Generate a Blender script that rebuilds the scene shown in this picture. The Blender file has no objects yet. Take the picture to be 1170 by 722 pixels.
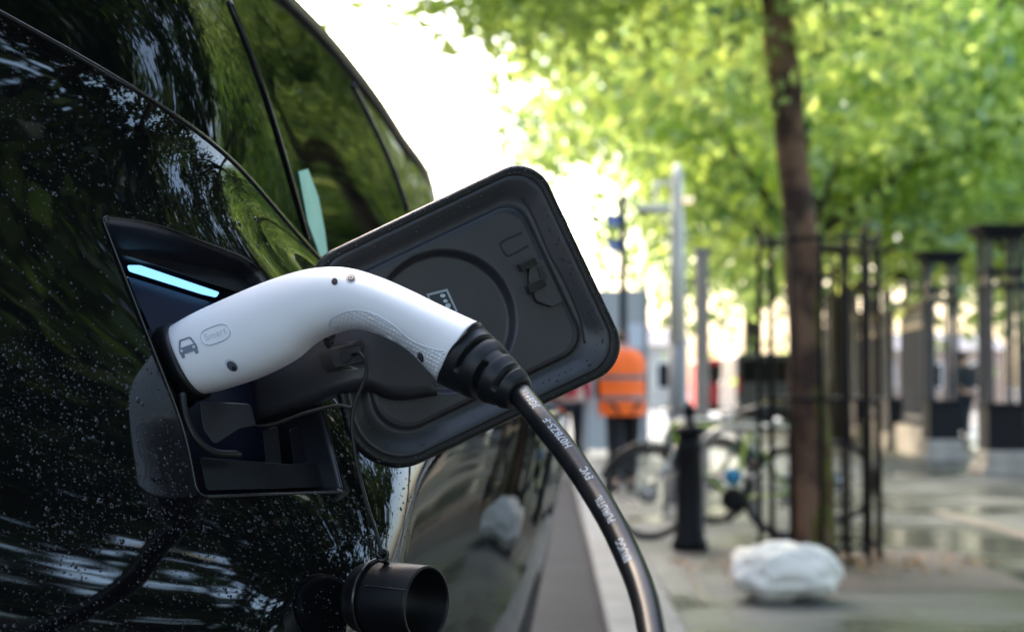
import bpy, bmesh, math, random
import numpy as np
from mathutils import Vector, Matrix, noise
from mathutils.geometry import delaunay_2d_cdt
from mathutils.bvhtree import BVHTree

random.seed(7); RNG = np.random.default_rng(7)
sc = bpy.context.scene
COL = sc.collection
R = math.radians

# ------------------------------------------------------------------ camera
F = 2100.0                      # focal length in pixels of the 1170 px wide photograph
CAM = Vector((0, 0, 1.15))
cam_d = bpy.data.cameras.new('camera'); cam = bpy.data.objects.new('camera', cam_d); COL.objects.link(cam)
cam.location = CAM
cam.rotation_euler = (R(90 + 2.154), 0, R(1.2276))
cam_d.sensor_width = 22.3; cam_d.lens = F / 1170 * 22.3
cam_d.clip_start = 0.02; cam_d.clip_end = 2000
cam_d.dof.use_dof = True; cam_d.dof.focus_distance = 1.22; cam_d.dof.aperture_fstop = 5.6
cam_d.dof.aperture_blades = 0
sc.camera = cam
RM = cam.rotation_euler.to_matrix()

def ray(px, py):
    return (RM @ Vector(((px - 585) / F, (361 - py) / F, -1))).normalized()
def at(px, py, Y):
    d = ray(px, py); return CAM + d * (Y / d.y)
def ground(px, py, z=0.0):
    d = ray(px, py); return CAM + d * ((z - CAM.z) / d.z)
def on_plane(px, py, P0, n):
    d = ray(px, py); return CAM + d * ((P0 - CAM).dot(n) / d.dot(n))

# ------------------------------------------------------------------ materials
def mat(name, base=(.5, .5, .5), rough=.5, metal=0.0, spec=.5, emit=None, es=0, ior=1.5, coat=0, bump=None, noise_col=None, trans=0):
    m = bpy.data.materials.new(name); m.use_nodes = True
    nt = m.node_tree; b = nt.nodes['Principled BSDF']
    b.inputs['Base Color'].default_value = (*base, 1); b.inputs['Roughness'].default_value = rough
    b.inputs['Metallic'].default_value = metal; b.inputs['Specular IOR Level'].default_value = spec
    b.inputs['IOR'].default_value = ior; b.inputs['Coat Weight'].default_value = coat
    b.inputs['Transmission Weight'].default_value = trans
    if emit: b.inputs['Emission Color'].default_value = (*emit, 1); b.inputs['Emission Strength'].default_value = es
    if noise_col or bump:
        tc = nt.nodes.new('ShaderNodeTexCoord')
    if noise_col:   # (scale, other colour, lo, hi)
        n = nt.nodes.new('ShaderNodeTexNoise'); n.inputs['Scale'].default_value = noise_col[0]; n.inputs['Detail'].default_value = 6
        nt.links.new(tc.outputs['Object'], n.inputs['Vector'])
        r = nt.nodes.new('ShaderNodeValToRGB'); e = r.color_ramp.elements
        e[0].position = noise_col[2]; e[1].position = noise_col[3]; e[0].color = (*base, 1); e[1].color = (*noise_col[1], 1)
        nt.links.new(n.outputs['Fac'], r.inputs['Fac']); nt.links.new(r.outputs['Color'], b.inputs['Base Color'])
    if bump:        # (scale, strength, distance)
        n = nt.nodes.new('ShaderNodeTexNoise'); n.inputs['Scale'].default_value = bump[0]; n.inputs['Detail'].default_value = 5
        nt.links.new(tc.outputs['Object'], n.inputs['Vector'])
        bp = nt.nodes.new('ShaderNodeBump'); bp.inputs['Strength'].default_value = bump[1]; bp.inputs['Distance'].default_value = bump[2]
        nt.links.new(n.outputs['Fac'], bp.inputs['Height']); nt.links.new(bp.outputs['Normal'], b.inputs['Normal'])
    return m

def mirror_paint(name, base, f0, rough, bump=None, top=.7, tint=(.86, .93, 1)):
    """dark lacquer: diffuse body under a glossy layer whose strength rises towards grazing view"""
    m = bpy.data.materials.new(name); m.use_nodes = True; nt = m.node_tree; nt.nodes.clear()
    out = nt.nodes.new('ShaderNodeOutputMaterial'); mix = nt.nodes.new('ShaderNodeMixShader')
    d = nt.nodes.new('ShaderNodeBsdfDiffuse'); d.inputs['Color'].default_value = (*base, 1)
    g = nt.nodes.new('ShaderNodeBsdfGlossy'); g.inputs['Roughness'].default_value = rough; g.inputs['Color'].default_value = (*tint, 1)
    lw = nt.nodes.new('ShaderNodeLayerWeight'); lw.inputs['Blend'].default_value = .5
    p = nt.nodes.new('ShaderNodeMath'); p.operation = 'POWER'; p.inputs[1].default_value = 3.5
    mr = nt.nodes.new('ShaderNodeMapRange'); mr.inputs['To Min'].default_value = f0; mr.inputs['To Max'].default_value = top
    nt.links.new(lw.outputs['Facing'], p.inputs[0]); nt.links.new(p.outputs[0], mr.inputs['Value'])
    nt.links.new(mr.outputs[0], mix.inputs[0]); nt.links.new(d.outputs[0], mix.inputs[1]); nt.links.new(g.outputs[0], mix.inputs[2])
    nt.links.new(mix.outputs[0], out.inputs[0])
    if bump:
        tc = nt.nodes.new('ShaderNodeTexCoord'); n = nt.nodes.new('ShaderNodeTexNoise'); n.inputs['Scale'].default_value = bump[0]; n.inputs['Detail'].default_value = 2
        nt.links.new(tc.outputs['Object'], n.inputs['Vector'])
        bp = nt.nodes.new('ShaderNodeBump'); bp.inputs['Strength'].default_value = bump[1]; bp.inputs['Distance'].default_value = bump[2]
        nt.links.new(n.outputs['Fac'], bp.inputs['Height']); nt.links.new(bp.outputs['Normal'], g.inputs['Normal'])
    return m

def leaf_mat(name, c1, c2, tr1, tr2):
    m = bpy.data.materials.new(name); m.use_nodes = True; nt = m.node_tree; nt.nodes.clear()
    out = nt.nodes.new('ShaderNodeOutputMaterial'); geo = nt.nodes.new('ShaderNodeNewGeometry')
    tc = nt.nodes.new('ShaderNodeTexCoord'); n = nt.nodes.new('ShaderNodeTexNoise'); n.inputs['Scale'].default_value = .8; n.inputs['Detail'].default_value = 2
    nt.links.new(tc.outputs['Object'], n.inputs['Vector'])
    mr = nt.nodes.new('ShaderNodeMapRange'); mr.inputs['From Min'].default_value = .38; mr.inputs['From Max'].default_value = .62; nt.links.new(n.outputs['Fac'], mr.inputs['Value'])
    av_ = nt.nodes.new('ShaderNodeMath'); av_.operation = 'MULTIPLY_ADD'; av_.inputs[1].default_value = .45; nt.links.new(geo.outputs['Random Per Island'], av_.inputs[0])
    m2 = nt.nodes.new('ShaderNodeMath'); m2.operation = 'MULTIPLY'; m2.inputs[1].default_value = .6; nt.links.new(mr.outputs[0], m2.inputs[0]); nt.links.new(m2.outputs[0], av_.inputs[2])
    def ramp(a, b):
        r = nt.nodes.new('ShaderNodeValToRGB'); r.color_ramp.elements[0].color = (*a, 1); r.color_ramp.elements[1].color = (*b, 1)
        nt.links.new(av_.outputs[0], r.inputs['Fac']); return r
    r1, r2 = ramp(c1, c2), ramp(tr1, tr2)
    d = nt.nodes.new('ShaderNodeBsdfDiffuse'); t = nt.nodes.new('ShaderNodeBsdfTranslucent'); g = nt.nodes.new('ShaderNodeBsdfGlossy')
    g.inputs['Roughness'].default_value = .35; g.inputs['Color'].default_value = (.8, .85, .9, 1)
    nt.links.new(r1.outputs[0], d.inputs[0]); nt.links.new(r2.outputs[0], t.inputs[0])
    a = nt.nodes.new('ShaderNodeAddShader'); nt.links.new(d.outputs[0], a.inputs[0]); nt.links.new(t.outputs[0], a.inputs[1])
    mx = nt.nodes.new('ShaderNodeMixShader'); mx.inputs[0].default_value = .06
    nt.links.new(a.outputs[0], mx.inputs[1]); nt.links.new(g.outputs[0], mx.inputs[2]); nt.links.new(mx.outputs[0], out.inputs[0])
    return m

M = dict(
    paint=mirror_paint('black_car_paint', (.004, .004, .005), .085, .02, None, .34),
    glass=mirror_paint('dark_privacy_glass', (.003, .004, .004), .065, .03, None, .20),
    drop=mirror_paint('water_drop', (.003, .003, .004), .06, .02, None, .6),
    gloss_black=mat('gloss_black_trim', (.008, .008, .009), .18),
    rubber=mat('black_rubber', (.008, .009, .011), .45, spec=.35, bump=(900, .15, .0004)),
    cable=mat('cable_sheath', (.006, .007, .009), .30, spec=.26, bump=(350, .12, .0006), noise_col=(60, (.012, .013, .015), .45, .6)),
    flap=mat('flap_inner_plastic', (.020, .022, .027), .38, spec=.5, bump=(1500, .35, .0004), noise_col=(25, (.026, .028, .034), .4, .7)),
    cap=mat('dust_cap_rubber', (.004, .0045, .006), .42, spec=.28, bump=(700, .2, .0004)),
    shell=mat('wet_black_edge', (.005, .005, .006), .38, spec=.35, bump=(500, .5, .0008)),
    plastic=mat('charcoal_plastic', (.022, .023, .028), .42, bump=(1200, .2, .0004)),
    recess=mat('recess_plastic', (.008, .009, .013), .3, noise_col=(30, (.012, .013, .018), .4, .7)),
    glow=mat('painted_blue_glow', (.006, .010, .045), .35),
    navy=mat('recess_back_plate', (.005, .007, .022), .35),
    brown_wire=mat('brown_wire', (.03, .026, .022), .5),
    white=mat('white_connector_plastic', (.93, .94, .96), .34, bump=(1400, .08, .0003)),
    grey_ink=mat('grey_print', (.22, .25, .33), .5),
    emboss=mat('embossed_white_plastic', (.70, .74, .80), .30),
    emboss_dark=mat('embossed_shade_plastic', (.58, .62, .70), .40),
    hole=mat('dark_hole', (.01, .01, .012), .6),
    steel=mat('screw_steel', (.22, .22, .23), .5, metal=.6),
    ink=mat('white_cable_print', (.42, .50, .56), .5),
    led=mat('led_bar_light', (.3, .6, .9), .3, emit=(.25, .62, 1.0), es=1.35),
    led_glint=mat('painted_led_reflection', (.02, .06, .5), .3, emit=(.01, .06, .9), es=.45),
    cream=mat('worn_sticker', (.3, .34, .38), .5),
    sticker=mat('sticker_ink', (.012, .02, .03), .4),
    teal=mat('painted_teal_reflection', (.16, .42, .37), .5, emit=(.25, .75, .66), es=.16, noise_col=(14, (.34, .60, .54), .3, .7)),
)

# ------------------------------------------------------------------ object helpers
def tag(o, label=None, cat=None, group=None, kind=None):
    for k, v in (('label', label), ('category', cat), ('group', group), ('kind', kind)):
        if v: o[k] = v
    return o
def empty(name, loc=(0, 0, 0), label=None, cat=None, group=None, rz=0):
    o = bpy.data.objects.new(name, None); COL.objects.link(o); o.location = loc; o.rotation_euler = (0, 0, rz); o.empty_display_size = .1
    return tag(o, label, cat, group)
def mesh_obj(name, verts, faces, m, parent=None, smooth=True, bevel=0, local=False):
    me = bpy.data.meshes.new(name)
    me.from_pydata([tuple(v) for v in verts], [], [tuple(f) for f in faces]); me.update()
    if smooth: me.polygons.foreach_set('use_smooth', [True] * len(me.polygons))
    if m: me.materials.append(m)
    o = bpy.data.objects.new(name, me); COL.objects.link(o)
    if parent:
        o.parent = parent
        if not local: o.matrix_parent_inverse = parent_matrix(parent).inverted()
    if bevel:
        b = o.modifiers.new('bevel', 'BEVEL'); b.width = bevel; b.segments = 3; b.limit_method = 'ANGLE'; b.angle_limit = R(35)
        b.harden_normals = True
    return o
def parent_matrix(o):
    m = Matrix.LocRotScale(o.location, o.rotation_euler, o.scale)
    if o.parent: m = parent_matrix(o.parent) @ o.matrix_parent_inverse @ m
    return m

class MB:
    def __init__(s): s.v = []; s.f = []
    def add(s, v, f):
        n = len(s.v); s.v += [Vector(p) for p in v]; s.f += [tuple(i + n for i in q) for q in f]; return s
    def box(s, c, d, rz=0):
        x, y, z = d[0] / 2, d[1] / 2, d[2] / 2; cs, sn = math.cos(rz), math.sin(rz)
        v = [(c[0] + a * x * cs - b * y * sn, c[1] + a * x * sn + b * y * cs, c[2] + g * z) for a in (-1, 1) for b in (-1, 1) for g in (-1, 1)]
        return s.add(v, [(0, 1, 3, 2), (4, 6, 7, 5), (0, 4, 5, 1), (2, 3, 7, 6), (0, 2, 6, 4), (1, 5, 7, 3)])
    def tube(s, pts, rad, seg=10, caps=True):
        pts = [Vector(p) for p in pts]; n = len(pts)
        if not hasattr(rad, '__len__'): rad = [rad] * n
        up = None; rings = []
        for i, p in enumerate(pts):
            t = (pts[min(i + 1, n - 1)] - pts[max(i - 1, 0)]).normalized()
            if up is None:
                up = Vector((0, 0, 1)) if abs(t.z) < .9 else Vector((1, 0, 0))
            up = (up - t * up.dot(t)).normalized(); w = t.cross(up)
            rings.append([p + (up * math.cos(a) + w * math.sin(a)) * rad[i] for a in [2 * math.pi * k / seg for k in range(seg)]])
        v = [q for r_ in rings for q in r_]; f = []
        for i in range(n - 1):
            for k in range(seg):
                a, b = i * seg + k, i * seg + (k + 1) % seg; f.append((a, b, b + seg, a + seg))
        if caps: f.append(tuple(range(seg))[::-1]); f.append(tuple(range((n - 1) * seg, n * seg)))
        return s.add(v, f)
    def lathe(s, prof, c=(0, 0, 0), seg=24, rfun=None):
        v = []; f = []; n = len(prof)
        for (r_, z) in prof:
            for k in range(seg):
                a = 2 * math.pi * k / seg; rr = r_ * (rfun(a, z) if rfun else 1)
                v.append((c[0] + rr * math.cos(a), c[1] + rr * math.sin(a), c[2] + z))
        for i in range(n - 1):
            for k in range(seg):
                a, b = i * seg + k, i * seg + (k + 1) % seg; f.append((a, b, b + seg, a + seg))
        f.append(tuple(range(seg))[::-1]); f.append(tuple(range((n - 1) * seg, n * seg)))
        return s.add(v, f)
    def build(s, name, m, parent=None, **k):
        return mesh_obj(name, s.v, s.f, m, parent, **k)

def smooth_path(pts, n):
    """Catmull-Rom through tuples of any length"""
    P = [np.array(p, float) for p in pts]; P = [2 * P[0] - P[1]] + P + [2 * P[-1] - P[-2]]; out = []
    for i in range(1, len(P) - 2):
        for k in range(n):
            t = k / n; a, b, c, d = P[i - 1:i + 3]
            out.append(.5 * (2 * b + (c - a) * t + (2 * a - 5 * b + 4 * c - d) * t * t + (3 * b - a - 3 * c + d) * t ** 3))
    out.append(P[-2]); return out
def round_poly(pts, r, n=6):
    out = []; N = len(pts)
    for i in range(N):
        rr = r[i] if hasattr(r, '__len__') else r
        a, b, c = (Vector(pts[i - 1]), Vector(pts[i]), Vector(pts[(i + 1) % N]))
        u, w = (a - b), (c - b); k = min(rr, u.length * .45, w.length * .45); p, q = b + u.normalized() * k, b + w.normalized() * k
        for j in range(n + 1):
            t = j / n; out.append(tuple(p * (1 - t) ** 2 + b * 2 * t * (1 - t) + q * t * t))
    return out
def prism(name, poly, front, thick, m, parent, bevel=.0006, back_dir=None):
    """extrude a pixel-outlined plate: front(px,py)->point, thickness away from the viewer"""
    v0 = [front(*p) for p in poly]; c = sum(v0, Vector()) / len(v0)
    d = back_dir or (c - CAM).normalized()
    v = v0 + [p + d * thick for p in v0]; n = len(v0)
    f = [tuple(range(n)), tuple(range(n, 2 * n))[::-1]] + [(i, i + n, (i + 1) % n + n, (i + 1) % n) for i in range(n)]
    return mesh_obj(name, v, f, m, parent, smooth=False, bevel=bevel)
def poly_area(p): return sum(p[i - 1][0] * p[i][1] - p[i][0] * p[i - 1][1] for i in range(len(p))) / 2
def inside(p, poly):
    x, y = p; c = False; j = len(poly) - 1
    for i in range(len(poly)):
        a, b = poly[i], poly[j]
        if (a[1] > y) != (b[1] > y) and x < (b[0] - a[0]) * (y - a[1]) / (b[1] - a[1]) + a[0]: c = not c
        j = i
    return c
def cdt_fill(poly, step, hole=None):
    """triangulated flat patch: points + triangles for outline poly with optional hole"""
    if poly_area(poly) < 0: poly = poly[::-1]
    xs = [p[0] for p in poly]; ys = [p[1] for p in poly]; pts = []
    y = min(ys) + step * .5; row = 0
    while y < max(ys):
        x = min(xs) + step * (.5 if row % 2 else .25)
        while x < max(xs):
            if inside((x, y), poly) and not (hole and inside((x, y), hole)): pts.append((x, y))
            x += step
        y += step; row += 1
    V = [Vector(p) for p in poly]; n = len(poly); loops = [list(range(n))]
    if hole:
        V += [Vector(p) for p in hole]; 
    m = len(V); V += [Vector(p) for p in pts]
    edges = [(i, (i + 1) % n) for i in range(n)]
    if hole: edges += [(n + i, n + (i + 1) % len(hole)) for i in range(len(hole))]
    vo, _, fo, *_ = delaunay_2d_cdt(V, edges, [], 0, 1e-7)
    tris = []
    for f in fo:
        c = ((vo[f[0]].x + vo[f[1]].x + vo[f[2]].x) / 3, (vo[f[0]].y + vo[f[1]].y + vo[f[2]].y) / 3)
        if inside(c, poly) and not (hole and inside(c, hole)): tris.append(tuple(f))
    return [tuple(p) for p in vo], tris

# ------------------------------------------------------------------ car body surface: X = body(Y, Z)
TY = [.3, .8, 1.05, 1.15, 1.2, 1.25, 1.3, 1.35, 1.42, 1.5, 1.75, 2.0, 2.5, 3.0, 3.6, 4.2, 4.7]
TXs = [-.98, -.68, -.47, -.386, -.345, -.302, -.268, -.250, -.238, -.228, -.212, -.20, -.17, -.16, -.155, -.17, -.22]
TXb = [-.95, -.62, -.38, -.262, -.200, -.140, -.112, -.106, -.098, -.088, -.059, -.036, -.003, .018, .034, .02, -.08]
TZb = [.88, .88, .88, .88, .90, .94, 1.0, 1.05, 1.08, 1.10, 1.11, 1.11, 1.10, 1.10, 1.09, 1.06, 1.0]
TXr = [-1.1, -.78, -.55, -.47, -.435, -.40, -.37, -.345, -.325, -.31, -.29, -.27, -.25, -.245, -.24, -.27, -.36]
TZr = [1.555] * 14 + [1.553, 1.50, 1.40]
# the belt line falls gently towards the front of the car
BL = [(-500, -255), (0, 12), (35, 31), (104, 69), (156, 100), (208, 135), (222, 142), (277, 194), (312, 235), (360, 290), (376, 305), (487, 390)]
TZs = []
for y_, x_ in zip(TY, TXs):
    px_ = 630 + F * x_ / y_
    for (p0, q0), (p1, q1) in zip(BL, BL[1:]):
        if p0 <= px_ <= p1: TZs.append(1.15 + (440 - (q0 + (q1 - q0) * (px_ - p0) / (p1 - p0))) / F * y_); break
    else: TZs.append(1.40 if y_ < 1.3 else 1.205 - .01 * (y_ - 2.5))
def table(ys, xs):
    h = [ys[i + 1] - ys[i] for i in range(len(ys) - 1)]; d = [(xs[i + 1] - xs[i]) / h[i] for i in range(len(h))]
    m = [d[0]] + [(d[i - 1] * h[i] + d[i] * h[i - 1]) / (h[i] + h[i - 1]) for i in range(1, len(d))] + [d[-1]]
    def f(y):
        y = min(max(y, ys[0]), ys[-1]); i = 0
        while i < len(h) - 1 and y > ys[i + 1]: i += 1
        t = (y - ys[i]) / h[i]
        return (xs[i] * (1 + 2 * t) * (1 - t) ** 2 + m[i] * h[i] * t * (1 - t) ** 2 + xs[i + 1] * t * t * (3 - 2 * t) + m[i + 1] * h[i] * t * t * (t - 1))
    return f
def faired(ys, xs, sig=.035):
    f = table(ys, xs); h = .02; n = int((ys[-1] - ys[0]) / h); g = [ys[0] + h * i for i in range(n + 1)]; r_ = [f(y) for y in g]; out = []
    k = 6; w = [math.exp(-.5 * (j * h / sig) ** 2) for j in range(-k, k + 1)]
    for i in range(n + 1):
        a = b = 0
        for j in range(-k, k + 1):
            q = i + j
            v = r_[q] if 0 <= q <= n else (2 * r_[0] - r_[-q] if q < 0 else 2 * r_[n] - r_[2 * n - q])
            a += v * w[j + k]; b += w[j + k]
        out.append(a / b)
    def fn(y):
        y = min(max(y, g[0]), g[-1] - 1e-9); i = min(int((y - g[0]) / h), n - 1); t = (y - g[i]) / h
        p0 = out[i - 1] if i > 0 else 2 * out[0] - out[1]; p3 = out[i + 2] if i + 2 <= n else 2 * out[n] - out[n - 1]; p1, p2 = out[i], out[i + 1]
        return .5 * (2 * p1 + (p2 - p0) * t + (2 * p0 - 5 * p1 + 4 * p2 - p3) * t * t + (3 * p1 - p0 - 3 * p2 + p3) * t ** 3)
    return fn
fXs, fZs, fXb, fZb, fXr, fZr = [faired(TY, t) for t in (TXs, TZs, TXb, TZb, TXr, TZr)]
def sstep(t): t = min(max(t, 0), 1); return t * t * (3 - 2 * t)
ARCH = (1.315, .935, .118)     # wheel arch flare: centre Y, Z and radius
def body(Y, Z):
    xs, zs, xb, zb = fXs(Y), fZs(Y), fXb(Y), fZb(Y)
    if Z >= zb: x = xs + (xb - xs) * sstep((zs - Z) / (zs - zb))
    else:
        d = zb - Z; x = xb - (.10 + .12 * sstep((Y - 1.35) / .5)) * d * d / (d + .10)
    f = ARCH[2] - math.hypot(Y - ARCH[0], Z - ARCH[1])
    x += .0005 * sstep(f / .010 + .5) * (1 - sstep((Y - 1.29) / .07))
    return x
def window_x(Y, Z):
    zs, zr = fZs(Y), fZr(Y); t = (Z - zs) / (zr - zs)
    return fXs(Y) - .004 + (fXr(Y) - fXs(Y)) * t + .018 * math.sin(math.pi * min(max(t, 0), 1))
def hit(px, py, fun=body, y0=.75, y1=5.0, off=0.0):
    d = ray(px, py); d = d / d.y; prev = None; Y = y0
    while Y < y1:
        p = CAM + d * Y; g = p.x - fun(p.y, p.z)
        if prev is not None and prev > 0 >= g:
            a, b = Y - .01, Y
            for _ in range(30):
                c = (a + b) / 2; q = CAM + d * c
                if q.x - fun(q.y, q.z) > 0: a = c
                else: b = c
            return CAM + d * (a - off)
        prev = g; Y += .01
    return None
def body_normal(Y, Z, fun=body):
    e = .004; dy = (fun(Y + e, Z) - fun(Y - e, Z)) / (2 * e); dz = (fun(Y, Z + e) - fun(Y, Z - e)) / (2 * e)
    return Vector((1, -dy, -dz)).normalized()

car = empty('electric_car', (-.9, 2.4, -.12), 'glossy black electric car wet with raindrops, its charging flap open beside the kerb', 'car')
car_pm = parent_matrix(car)

REC = round_poly([(117, 249), (175, 256), (290, 300), (345, 392), (371, 478), (391, 561), (226, 567), (212, 492)], [10, 30, 22, 40, 40, 5, 16, 60], 6)
rec3 = [hit(*p) for p in REC]
ZLOW = .22
def to_yt(p): zs = fZs(p.y); return (p.y, (zs - p.z) * 1.0)
hole = [to_yt(p) for p in rec3]
# body skin: grid in (Y, distance below the shoulder), cut open at the charge port
def steps(a, b, h): n = max(1, round((b - a) / h)); return [a + (b - a) * i / n for i in range(n)]
gy = steps(.3, .8, .05) + steps(.8, 1.1, .015) + steps(1.1, 1.5, .005) + steps(1.5, 1.9, .01) + steps(1.9, 4.7, .03) + [4.7]
gt = steps(0, .46, .0075) + steps(.46, .96, .03) + [.96]
V = []; idx = {}
hx0, hx1 = min(p[0] for p in hole), max(p[0] for p in hole); hy0, hy1 = min(p[1] for p in hole), max(p[1] for p in hole)
win = lambda y, t: hx0 - .02 < y < hx1 + .02 and hy0 - .02 < t < hy1 + .02
V = [Vector(p) for p in hole]; nh = len(V)
def near_hole(y, t):
    return any((y - q[0]) ** 2 + (t - q[1]) ** 2 < .003 ** 2 for q in hole)
for y in gy:
    for t in gt:
        if win(y, t) and (inside((y, t), hole) or near_hole(y, t)): continue
        V.append(Vector((y, t)))
vo, _, fo, *_ = delaunay_2d_cdt(V, [(i, (i + 1) % nh) for i in range(nh)], [], 0, 1e-7)
tr = []
for f in fo:
    cx = sum(vo[i].x for i in f) / 3; ct = sum(vo[i].y for i in f) / 3
    if win(cx, ct) and inside((cx, ct), hole): continue
    tr.append(tuple(f))
bv = []
for p in vo:
    z = fZs(p.x) - p.y; bv.append(Vector((body(p.x, z), p.x, z)))
# faces wound to look outwards
def wind(verts, faces, outward):
    out = []
    for f in faces:
        a, b, c = verts[f[0]], verts[f[1]], verts[f[2]]
        out.append(f if (b - a).cross(c - a).dot(outward) > 0 else tuple(reversed(f)))
    return out
tr = wind(bv, tr, Vector((1, -.3, .2)))
bo = mesh_obj('body', bv, tr, M['paint'], car)
bo.data.normals_split_custom_set_from_vertices([tuple(body_normal(v.y, min(v.z, fZs(v.y) - .0025))) for v in bv])
# window glass and roof
gv = []; gf = []; ys = steps(.3, 4.7, .04) + [4.7]; nt_ = 22
for y in ys:
    for k in range(nt_ + 1):
        z = fZs(y) + (fZr(y) - fZs(y)) * k / nt_; gv.append(Vector((window_x(y, z), y, z)))
for i in range(len(ys) - 1):
    for k in range(nt_):
        a = i * (nt_ + 1) + k; gf.append((a, a + nt_ + 1, a + nt_ + 2, a + 1))
mesh_obj('window', gv, wind(gv, gf, Vector((1, 0, 0))), M['glass'], car)
rv = []; rf = []
for y in ys:
    for k in range(13):
        u = k / 12; rv.append(Vector((fXr(y) - .004 - 1.2 * u, y, fZr(y) + .05 * math.sin(math.pi * min(1, u * 1.0)) - .004)))
for i in range(len(ys) - 1):
    for k in range(12):
        a = i * 13 + k; rf.append((a, a + 13, a + 14, a + 1))
mesh_obj('roof', rv, wind(rv, rf, Vector((0, 0, 1))), M['paint'], car)
tb = MB(); tb.tube([(fXr(y) - .002, y, fZr(y)) for y in steps(.6, 4.6, .06)], .0075, 10); tb.build('roof_rail', M['gloss_black'], car)
tb = MB(); tb.tube([(fXs(y) + .0005, y, fZs(y) - .001) for y in steps(.4, 4.6, .02)], .0018, 8); tb.build('belt_trim', M['gloss_black'], car)
# door seam strips on the glass
def seam(name, pts, w, m, parent=car, fun=window_x):
    q = smooth_path(pts, 10); P = [hit(p[0], p[1], fun, off=.003) for p in q]; P = [p for p in P if p]
    tb = MB(); tb.tube(P, w, 8); return tb.build(name, m, parent)
seam('door_seam', [(262, 2), (285, 58), (305, 115), (325, 180), (345, 250), (352, 275)], .0026, M['gloss_black'])
seam('window_pillar', [(403, 98), (425, 140), (448, 190), (466, 240)], .004, M['gloss_black'])
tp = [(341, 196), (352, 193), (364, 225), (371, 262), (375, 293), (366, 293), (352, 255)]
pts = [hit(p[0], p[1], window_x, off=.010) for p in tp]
if all(pts): mesh_obj('window_reflection', pts, [tuple(range(len(pts)))], M['teal'], car, smooth=False)  # faintly glowing teal strip painted in as a reflection on the glass

# ------------------------------------------------------------------ charge port recess
cc = sum(rec3, Vector()) / len(rec3); nrm = body_normal(cc.y, cc.z)
port = empty('charge_port', cc, rz=0); port.parent = car; port.matrix_parent_inverse = car_pm.inverted()
rings = [(1.0, 0), (.985, .0012), (.975, .004), (.955, .018), (.93, .05), (.92, .056)]
rv = []; N = len(rec3)
for s_, d_ in rings: rv += [cc + (p - cc) * s_ - nrm * d_ for p in rec3]
rf = []
for i in range(len(rings) - 1):
    for k in range(N): rf.append((i * N + k, i * N + (k + 1) % N, (i + 1) * N + (k + 1) % N, (i + 1) * N + k))
o = mesh_obj('housing', rv, rf, M['recess'], port)
bp0 = cc - nrm * .054
o = mesh_obj('back_plate', [cc + (p - cc) * .95 - nrm * ((p - cc).dot(nrm) * .95 + .054) for p in rec3], [tuple(range(N))], M['navy'], port, smooth=False)
back = lambda d_: (lambda x, y: on_plane(x, y, cc - nrm * d_, nrm))
# painted lip around the opening
lv = []; lf = []
for s_, d_ in [(1.0, -.0006), (1.012, -.0022), (1.022, -.0004), (1.0, .004)]: lv += [cc + (p - cc) * s_ - nrm * d_ for p in rec3]
for i in range(3):
    for k in range(N): lf.append((i * N + k, i * N + (k + 1) % N, (i + 1) * N + (k + 1) % N, (i + 1) * N + k))
mesh_obj('rim', lv, lf, M['gloss_black'], port)
prism('upper_panel', [(128, 262), (175, 270), (300, 318), (310, 345), (262, 331), (150, 294), (138, 292)], back(.022), .004, M['recess'], port)
prism('painted_glow', [(146, 316), (256, 350), (232, 372), (196, 392), (176, 386)], back(.036), .003, M['glow'], port, 0)  # light bar's blue glow put into the colour of this plate
prism('light_bar', round_poly([(145, 303), (160, 303), (251, 334), (247, 340), (230, 336), (147, 310)], 2.5, 3), back(.030), .003, M['led'], port, .0004)
prism('led_reflection', [(363, 482), (367, 482), (386, 532), (384, 544), (374, 520)], back(.004), .001, M['led_glint'], port, 0)  # emissive strip painted in for the light bar's reflection
prism('bracket', round_poly([(228, 458), (286, 461), (293, 486), (272, 490), (245, 508), (232, 490)], 5, 4), back(.008), .02, M['plastic'], port, .001)
tb = MB(); tb.tube([back(.004)(*q) for q in smooth_path([(208, 450), (213, 478), (226, 503), (246, 517), (276, 519)], 6)], [.0028] * 24 + [.001], 8); tb.build('socket_seal', M['rubber'], port)
tb = MB(); tb.tube([back(.006)(*q) for q in smooth_path([(366, 480), (374, 500), (377, 530)], 6)], .0012, 8); tb.build('seal_bead', M['rubber'], port)
prism('lower_ledge', round_poly([(228, 522), (330, 530), (372, 528), (382, 556), (236, 560)], 4, 3), back(.012), .02, M['recess'], port, .001)
for a in ([(300, 492), (318, 486), (322, 532), (304, 532)], [(330, 490), (345, 486), (352, 530), (336, 532)]):
    prism('socket_rib', round_poly(a, 4, 3), back(.02), .02, M['recess'], port, .0015)
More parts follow.
